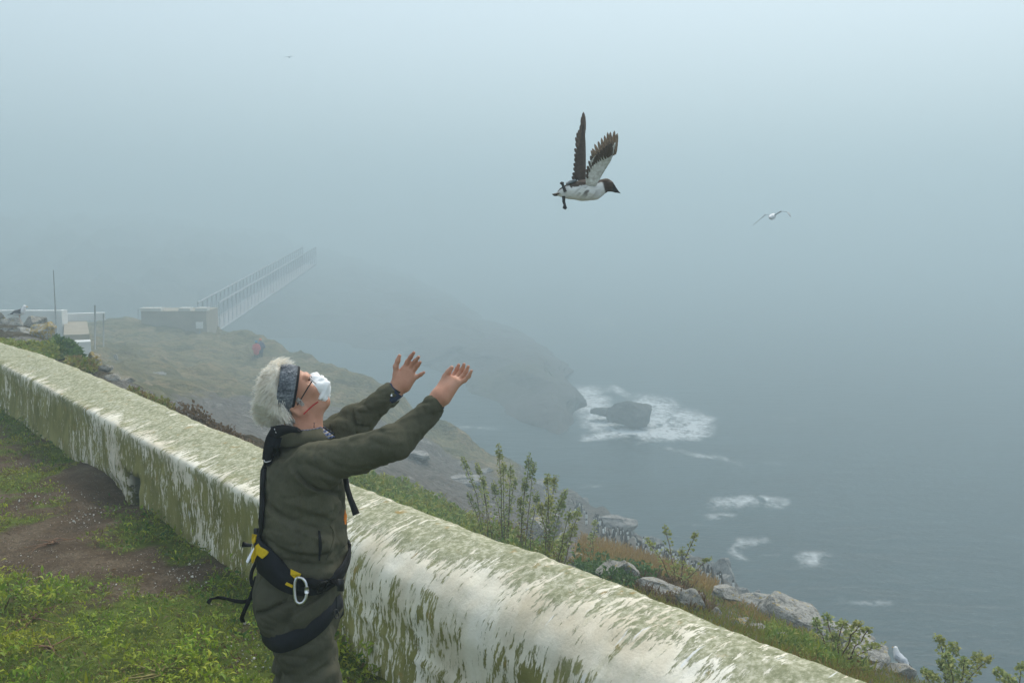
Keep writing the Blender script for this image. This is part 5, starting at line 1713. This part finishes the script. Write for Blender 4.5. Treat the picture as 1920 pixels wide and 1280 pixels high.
colr = colr * (1 - bill)[:, None] + blk[None] * bill[:, None]
m = me_from('body', gV, gQ); set_attr(m, 'plumage', colr)
def plumage_mat(name, rough=.75):
    N = Nodes(name); c = N.attr('plumage').outputs['Color']
    b = N.noise(N.map(260.0), 1, 3); N.bump(b, .4, .002)
    return N.done(c, rough, .2)
M_PLUM = plumage_mat('plumage')
gm = empty('guillemot', tuple(G(1100, 357)))
tag(gm, 'brown and white guillemot flying off with wings raised high above the man', 'bird')
link('body', m, M_PLUM, gm)

M_FBR = simple('brown_flight_feather', (.115, .082, .058), (.065, .046, .033), 120, .7)
M_FUN = simple('feather_underside', (.34, .25, .175), (.16, .115, .082), 120, .7)
M_COV = simple('white_underwing', (.70, .71, .68), (.42, .40, .35), 60, .8)
M_COVD = simple('dark_upperwing', (.066, .048, .036), (.040, .030, .024), 60, .8)
M_GFOOT = simple('dark_foot', (.035, .032, .03), None, 40, .6)


def feather(a, b, wd, nrm_up, mat, parent, name='feather', camber=.12):
    a, b = np.array(a), np.array(b); ax = b - a; L = np.linalg.norm(ax); ax /= L
    sd_ = nrm(np.cross(ax, nrm_up)); up_ = np.cross(sd_, ax); V = []
    prof = [(0, .35), (.15, .8), (.45, 1), (.75, .92), (.92, .55), (1.0, .06)]
    for t, w_ in prof:
        c = a + ax * L * t + up_ * L * camber * (t * t) * .35
        V += [c - sd_ * wd * w_ * .55 - up_ * .0006, c + up_ * .0012, c + sd_ * wd * w_ * .45 - up_ * .0006]
    F = []
    for i in range(5):
        for k in (0, 1): F.append([i * 3 + k, i * 3 + k + 1, i * 3 + k + 4, i * 3 + k + 3])
    m = me_from(name, V, F); o = link(name, m, mat, parent)
    s_ = o.modifiers.new('thick', 'SOLIDIFY'); s_.thickness = .0012
    return o


def wing_sheet(lead, trail, up_, mat, parent, name, th=.006, rootd=0):
    n = 22; t = np.linspace(0, 1, n)
    ip = lambda P: np.stack([np.interp(t, np.linspace(0, 1, len(P)), np.array(P)[:, i]) for i in range(3)], 1)
    A, Bq = ip(lead), ip(trail); rows = []
    for s in np.linspace(0, 1, 9):
        rows.append(A * (1 - s) + Bq * s + up_ * (.010 * math.sin(math.pi * min(1, s * 1.25)) if s < .8 else 0) + up_ * .0)
    V = np.stack(rows, 1); V += (.0018 * fbm(V * 70, 2, 3))[..., None] * up_
    m = me_from(name, V.reshape(-1, 3), grid_faces(n, 9))
    o = link(name, m, mat, parent); s_ = o.modifiers.new('thick', 'SOLIDIFY'); s_.thickness = th
    return o


# near (right) wing: pale underside turned to the camera
ld = [G(1117, 350, -.05), G(1128, 330, -.07), G(1139, 312, -.09), G(1146, 301, -.11), G(1151, 285, -.13), G(1155, 268, -.15)]
tl = [G(1098, 348, -.05), G(1099, 325, -.07), G(1106, 304, -.09), G(1116, 292, -.11), G(1131, 284, -.13), G(1146, 276, -.15)]
upn = nrm(np.array([.25, -1, .15]))
wg = wing_sheet(ld, tl, upn, M_COV, gm, 'wing', .006)
tips = [(1156, 249), (1150.5, 246), (1143.5, 247), (1138, 248.5), (1132, 253), (1126, 258), (1121, 263), (1113, 270), (1109, 276), (1108, 281), (1108.5, 285), (1106, 293), (1103, 301), (1100, 309), (1098.5, 318), (1098, 326)]
roots = [(1154, 290), (1151, 292), (1148, 294), (1145, 296), (1142, 298), (1138, 300), (1134, 302), (1131, 304), (1128, 306), (1124, 309), (1121, 312), (1118, 316), (1115, 320), (1112, 325), (1109, 330), (1107, 335)]
rgf = np.random.default_rng(4)
for i, (tp_, rt) in enumerate(zip(tips, roots)):
    tp_ = (tp_[0] + rgf.uniform(-1.0, 1.0), tp_[1] + rgf.uniform(-1.5, 2.5))
    f_ = i / 15
    feather(G(*rt, -.125 + .07 * f_), G(*tp_, -.165 + .09 * f_), .0205 - .002 * f_, upn, M_FUN if i < 10 else M_FBR, wg)
# brown covert band across the lining
for k in range(12):
    f_ = k / 11
    a_ = np.array(roots[k + 2]) + [-1.5, -2]; b_ = np.array(tips[k + 2]) * .55 + np.array(roots[k + 2]) * .45
    feather(G(*a_, -.138 + .07 * f_), G(*b_, -.160 + .08 * f_), .022, upn, M_FBR, wg, 'covert')
# far (left) wing: dark upper side
ld = [G(1098, 346, .03), G(1098.5, 320, .05), G(1098.5, 290, .08), G(1098, 265, .11), G(1096, 240, .14), G(1094.5, 225, .16)]
tl = [G(1077, 334, .03), G(1078, 312, .05), G(1080, 290, .08), G(1084, 270, .11), G(1089, 248, .14), G(1092.5, 230, .16)]
upf = nrm(np.array([-.1, -1, .2]))
wf = wing_sheet(ld, tl, upf, M_COVD, gm, 'wing', .005)
tipf = [(1093, 209), (1090.5, 217), (1089, 226), (1087.5, 235), (1084.5, 244), (1081, 250), (1078.5, 259), (1077.5, 268), (1076.5, 278), (1075.5, 288), (1075, 298), (1074.5, 307), (1075, 316), (1072, 325), (1070, 332)]
rotf = [(1096, 248), (1095.5, 254), (1095, 260), (1094.5, 265), (1094, 270), (1093.5, 275), (1093, 280), (1092, 287), (1091, 294), (1090, 302), (1089, 310), (1088, 317), (1087, 324), (1086, 331), (1084, 336)]
rgf = np.random.default_rng(8)
for i, (tp_, rt) in enumerate(zip(tipf, rotf)):
    tp_ = (tp_[0] + rgf.uniform(.2, 2.6), tp_[1] + rgf.uniform(-2, 2))
    f_ = i / 14
    feather(G(*rt, .135 - .09 * f_), G(*tp_, .175 - .13 * f_), .0235 - .001 * f_, upf, M_FBR, wf)
# scapulars over the back, tail, feet
for k in range(8):
    feather(G(1108 - k * 4, 343 + k * .6, -.035 + .006 * k), G(1084 - k * 4, 349 + k * .8, -.030 + .006 * k), .020, nrm([0, -.6, .8]), M_COVD, gm, 'scapular')
for k in range(6):
    feather(G(1056, 360 + k * .8, -.012 + .005 * k), G(1035 + k * .6, 365 + k * .5, -.016 + .006 * k), .016, nrm([0, -.4, .9]), M_FBR, gm, 'tail_feather')
f = MB(); f.ribbon(np.array([G(1062, 345, -.03), G(1070, 341, -.03), G(1080, 338, -.02)]), np.tile([0, -.5, .8], (3, 1)), [.016, .02, .018], .006)
f.build('rump_feathers', simple('slaty_rump', (.16, .19, .20), (.10, .11, .12), 80, .7), gm)
for pts, toes in (([(1060, 360), (1057, 352), (1055, 346)], [(1050, 343), (1053, 341), (1056, 342)]), ([(1057, 368), (1057, 378), (1059, 384)], [(1056, 391), (1060, 393), (1062, 391)])):
    f = MB(); P = np.array([G(u, v, -.035) for u, v in pts]); f.tube(P, [.009, .008, .007], 7)
    ft = f.build('leg', M_GFOOT, gm); e = P[-1]
    tp = [G(u, v, -.035 + .006 * (i - 1)) for i, (u, v) in enumerate(toes)]
    f = MB()
    for q in tp: f.tube([e, (e + q) / 2 - FV * .002, q], [.0062, .0058, .004], 6)
    n_ = nrm(np.cross(tp[0] - e, tp[2] - e)) * .0008
    for a_, b_ in ((tp[0], tp[1]), (tp[1], tp[2])):
        V = np.array([e + n_, a_ + n_, b_ + n_, e - n_, a_ - n_, b_ - n_]); f.add(V, [[0, 1, 2, 2], [3, 5, 4, 4], [1, 4, 5, 2], [0, 3, 4, 1], [0, 2, 5, 3]])
    f.build('webbed_foot', M_GFOOT, ft, smooth=False)
S = Sdf(); S.ell(G(1141, 345, -.0265), (.0035, .002, .0035)); v_, q_ = S.mesh(.0009)
link('eye', me_from('eye', v_, q_), simple('dark_eye', (.01, .01, .01), None, 10, .15), gm)

# ------------------------------------------------------------------ gulls
def gull_stand(name, loc, s, yaw, label, dark=False):
    S = Sdf(); c = lambda x, y, z: np.array([x, y, z])
    S.chain([c(-.22, 0, .19), c(-.10, 0, .22), c(.06, 0, .25)], [.022, .075, .085], .04)
    S.chain([c(.06, 0, .25), c(.12, 0, .33), c(.14, 0, .40)], [.082, .052, .045], .04)
    S.cap(c(.15, 0, .405), c(.20, 0, .395), .032, .014, .02)
    v, q = S.mesh(.012); v = relax(v, q, 2)
    mant = smooth_step(.215, .235, v[:, 2] + .10 * np.abs(v[:, 0] + .05) + .02 * fbm(v * 20, 2)) * smooth_step(.09, .05, v[:, 0])
    gcol = np.array([.09, .095, .105]) if dark else np.array([.46, .49, .53])
    cl = .82 * (1 - mant)[:, None] * np.array([1, 1, 1]) + mant[:, None] * gcol
    m = me_from('body', v, q); set_attr(m, 'plumage', cl)
    root = empty(name, (0, 0, 0)); link('body', m, M_PLUM, root)
    for sd in (-1, 1):
        w_ = MB(); W = Sdf(); W.cap(c(.03, sd * .062, .27), c(-.20, sd * .045, .205), .05, .018, .01, flat=[(np.array([0, 1.0, 0]), .35)]); W.cap(c(-.12, sd * .04, .215), c(-.33, sd * .02, .17), .022, .006, .02, flat=[(np.array([0, 1.0, 0]), .4)])
        v, q = W.mesh(.010); tip = smooth_step(-.20, -.24, v[:, 0])
        m = me_from('wing', v, q); set_attr(m, 'plumage', gcol[None] * (1 - tip)[:, None] + np.array([.03, .03, .03]) * tip[:, None]); link('wing', m, M_PLUM, root)
        f = MB(); f.tube([c(.0, sd * .035, .18), c(.005, sd * .035, .09), c(0, sd * .035, .0)], [.013, .007, .008], 6)
        f.tube([c(0, sd * .035, .006), c(.055, sd * .035, .004)], [.008, .004], 5); f.build('leg', M_LEG, root)
    f = MB(); f.tube([c(.19, 0, .40), c(.225, 0, .392), c(.25, 0, .378)], [.014, .011, .004], 7); f.build('bill', M_BILL, root)
    root.location = loc; root.scale = (s, s, s); root.rotation_euler = (0, 0, yaw)
    tag(root, label, 'bird'); return root


M_LEG = simple('pink_leg', (.5, .32, .26), None, 20, .6); M_BILL = simple('yellow_bill', (.75, .42, .06), None, 20, .5)
p, n = hit(1687, 1254); dg_ = 17.5
gull_stand('gull', tuple(at(1687, 1254, dg_)), .84, math.radians(112), 'white gull with pale grey back standing on the rock at the lower right')
gull_stand('gull', tuple(at(37, 601, 25.0)), .88, math.radians(8), 'dark-backed white gull perched on the boulder at the far left', True)

def gull_fly(name, c, ax, wl, wr, s, label):
    ax = nrm(ax); side = nrm(np.cross(ax, ZU)); S = Sdf()
    p_ = lambda a, b, h: c + (ax * a + side * b + ZU * h) * s
    S.chain([p_(-.30, 0, 0), p_(-.08, 0, -.01), p_(.10, 0, 0), p_(.22, 0, .03)], [.02, .075, .075, .045], .05)
    v, q = S.mesh(.02 * s); root = empty(name, tuple(c)); m = me_from('body', v, q); set_attr(m, 'plumage', np.tile([.8, .8, .8], (len(v), 1))); link('body', m, M_PLUM, root)
    for W in (wl, wr):
        W = np.array(W); wd = np.array([.15, .15, .10, .02]) * s
        P = np.array([c + (ax * q_[0] + side * q_[1] + ZU * q_[2]) * s for q_ in W])
        f = MB(); f.ribbon(P, np.tile(nrm(ZU + .4 * side * np.sign(W[1][1])), (4, 1)), wd, .016 * s)
        m = f.mesh('wing'); vv = np.array([x.co[:] for x in m.vertices]); k = np.repeat(np.arange(4), 4)
        set_attr(m, 'plumage', np.array([[.72, .74, .75], [.52, .54, .56], [.42, .44, .45], [.12, .12, .12]])[k]); link('wing', m, M_PLUM, root)
    f = MB(); f.tube([p_(.24, 0, .03), p_(.31, 0, .015)], [.016 * s, .004 * s], 6); f.build('bill', M_BILL, root)
    tag(root, label, 'bird'); return root


c0 = at(1448, 406, 30)
gull_fly('flying_gull', c0, np.array([.55, .83, .10]), [(.05, .05, .03), (.02, .34, .20), (-.05, .62, .16), (-.25, .80, .02)], [(.05, -.05, .03), (.04, -.30, .06), (-.06, -.46, -.10), (-.26, -.66, -.30)], .78, 'pale gull gliding in the fog to the right of the guillemot')
c0 = at(543, 107, 95)
gull_fly('flying_gull', c0, np.array([.2, 1, 0.]), [(.05, .05, .03), (.02, .30, .10), (-.05, .5, .0), (-.2, .6, -.1)], [(.05, -.05, .03), (.02, -.30, .10), (-.05, -.5, .0), (-.2, -.6, -.1)], .8, 'tiny white gull speck high in the fog at the upper left')

# ------------------------------------------------------------------ guillemots crowding the cliff rim
S = Sdf(); c = lambda x, y, z: np.array([x, y, z])
S.chain([c(-.05, 0, .03), c(-.02, 0, .12), c(.0, 0, .24)], [.03, .062, .055], .04); S.chain([c(0, 0, .24), c(.01, 0, .33), c(.02, 0, .37)], [.055, .032, .032], .03); S.cap(c(.03, 0, .37), c(.11, 0, .375), .016, .004, .02)
v, q = S.mesh(.02); wt_ = smooth_step(-.012, .012, v[:, 0]) * smooth_step(.31, .28, v[:, 2])
sm = me_from('cliff_guillemot', v, q); set_attr(sm, 'plumage', np.array([.05, .04, .033]) * (1 - wt_)[:, None] + np.array([.78, .78, .76]) * wt_[:, None])
rb = random.Random(3); cnt = 0
while cnt < 130:
    u = rb.triangular(1010, 1475, 1150); cl_ = column(HEAD, u)
    v_ = cl_[-1][1] + abs(rb.gauss(0, 20)) - 3; d_ = cl_[-1][0] - rb.uniform(0, 3)
    p, n = hit(u, v_ + 6)
    if p is None: continue
    dd_ = project(p)[2]
    if dd_ < 26: continue
    o = bpy.data.objects.new('cliff_guillemot', sm); col.objects.link(o)
    if not len(sm.materials): sm.materials.append(M_PLUM)
    o.location = p + np.array([0, 0, .0]); k = rb.uniform(.85, 1.15) * .78; o.scale = (k, k, k)
    o.rotation_euler = (0, rb.uniform(-.15, .25), rb.uniform(0, 6.28))
    tag(o, 'small dark and white guillemot standing in the crowd on the cliff rim', 'bird', 'guillemots crowding the cliff rim'); cnt += 1

# ------------------------------------------------------------------ two distant people on the turf headland
def far_person(u, v, d, coat, hat, label, h):
    p, n = hit(u, v); p = at(u, v, d) if p is None else p
    k = h
    S = Sdf(); q = lambda x, y, z: p + np.array([x, y, z]) * k
    S.chain([q(-.08, 0, .04), q(-.09, 0, .45)], [.07, .09], .04); S.chain([q(.08, .03, .04), q(.09, 0, .45)], [.07, .09], .04)
    S.cap(q(0, 0, .46), q(0, 0, .75), .15, .19, .05); S.cap(q(0, 0, .75), q(0, .02, 1.0), .18, .12, .05)
    S.cap(q(0, .02, 1.0), q(0, .05, 1.15), .06, .06, .03); S.ell(q(0, .05, 1.21), (.085 * k, .10 * k, .12 * k))
    for s in (-1, 1): S.chain([q(s * .18, .02, .97), q(s * .25, .06, .72), q(s * .16, .22, .62)], [.07, .06, .05], .04); S.ell(q(s * .15, .26, .61), (.04 * k, .05 * k, .04 * k))
    vv, qq = S.mesh(.03 * k); root = empty('person', tuple(p))
    link('body', me_from('body', vv, qq), M_TROUS, root)
    C = Sdf(); C.cap(q(0, 0, .42), q(0, 0, .75), .19, .215, .05); C.cap(q(0, 0, .75), q(0, .02, .99), .21, .14, .05)
    for s in (-1, 1): C.chain([q(s * .18, .02, .96), q(s * .26, .06, .72), q(s * .17, .20, .62)], [.09, .08, .07], .04)
    vv, qq = C.mesh(.03 * k); link('coat', me_from('coat', vv, qq), coat, root)
    C = Sdf(); C.ell(q(0, .04, 1.25), (.105 * k, .115 * k, .11 * k)); vv, qq = C.mesh(.025 * k); link('hat', me_from('hat', vv, qq), hat, root)
    tag(root, label, 'person')


far_person(481, 671, 70, simple('red_coat', (.62, .06, .08), None, 3, .8), simple('blue_hat', (.06, .35, .62), None, 3, .8), 'distant person in a red coat and blue hat on the turf headland', .92)
far_person(489, 669, 71, simple('navy_coat', (.05, .07, .16), None, 3, .8), simple('orange_hat', (.80, .22, .04), None, 3, .8), 'distant person in a navy coat and orange hat beside the red coat', 1.0)
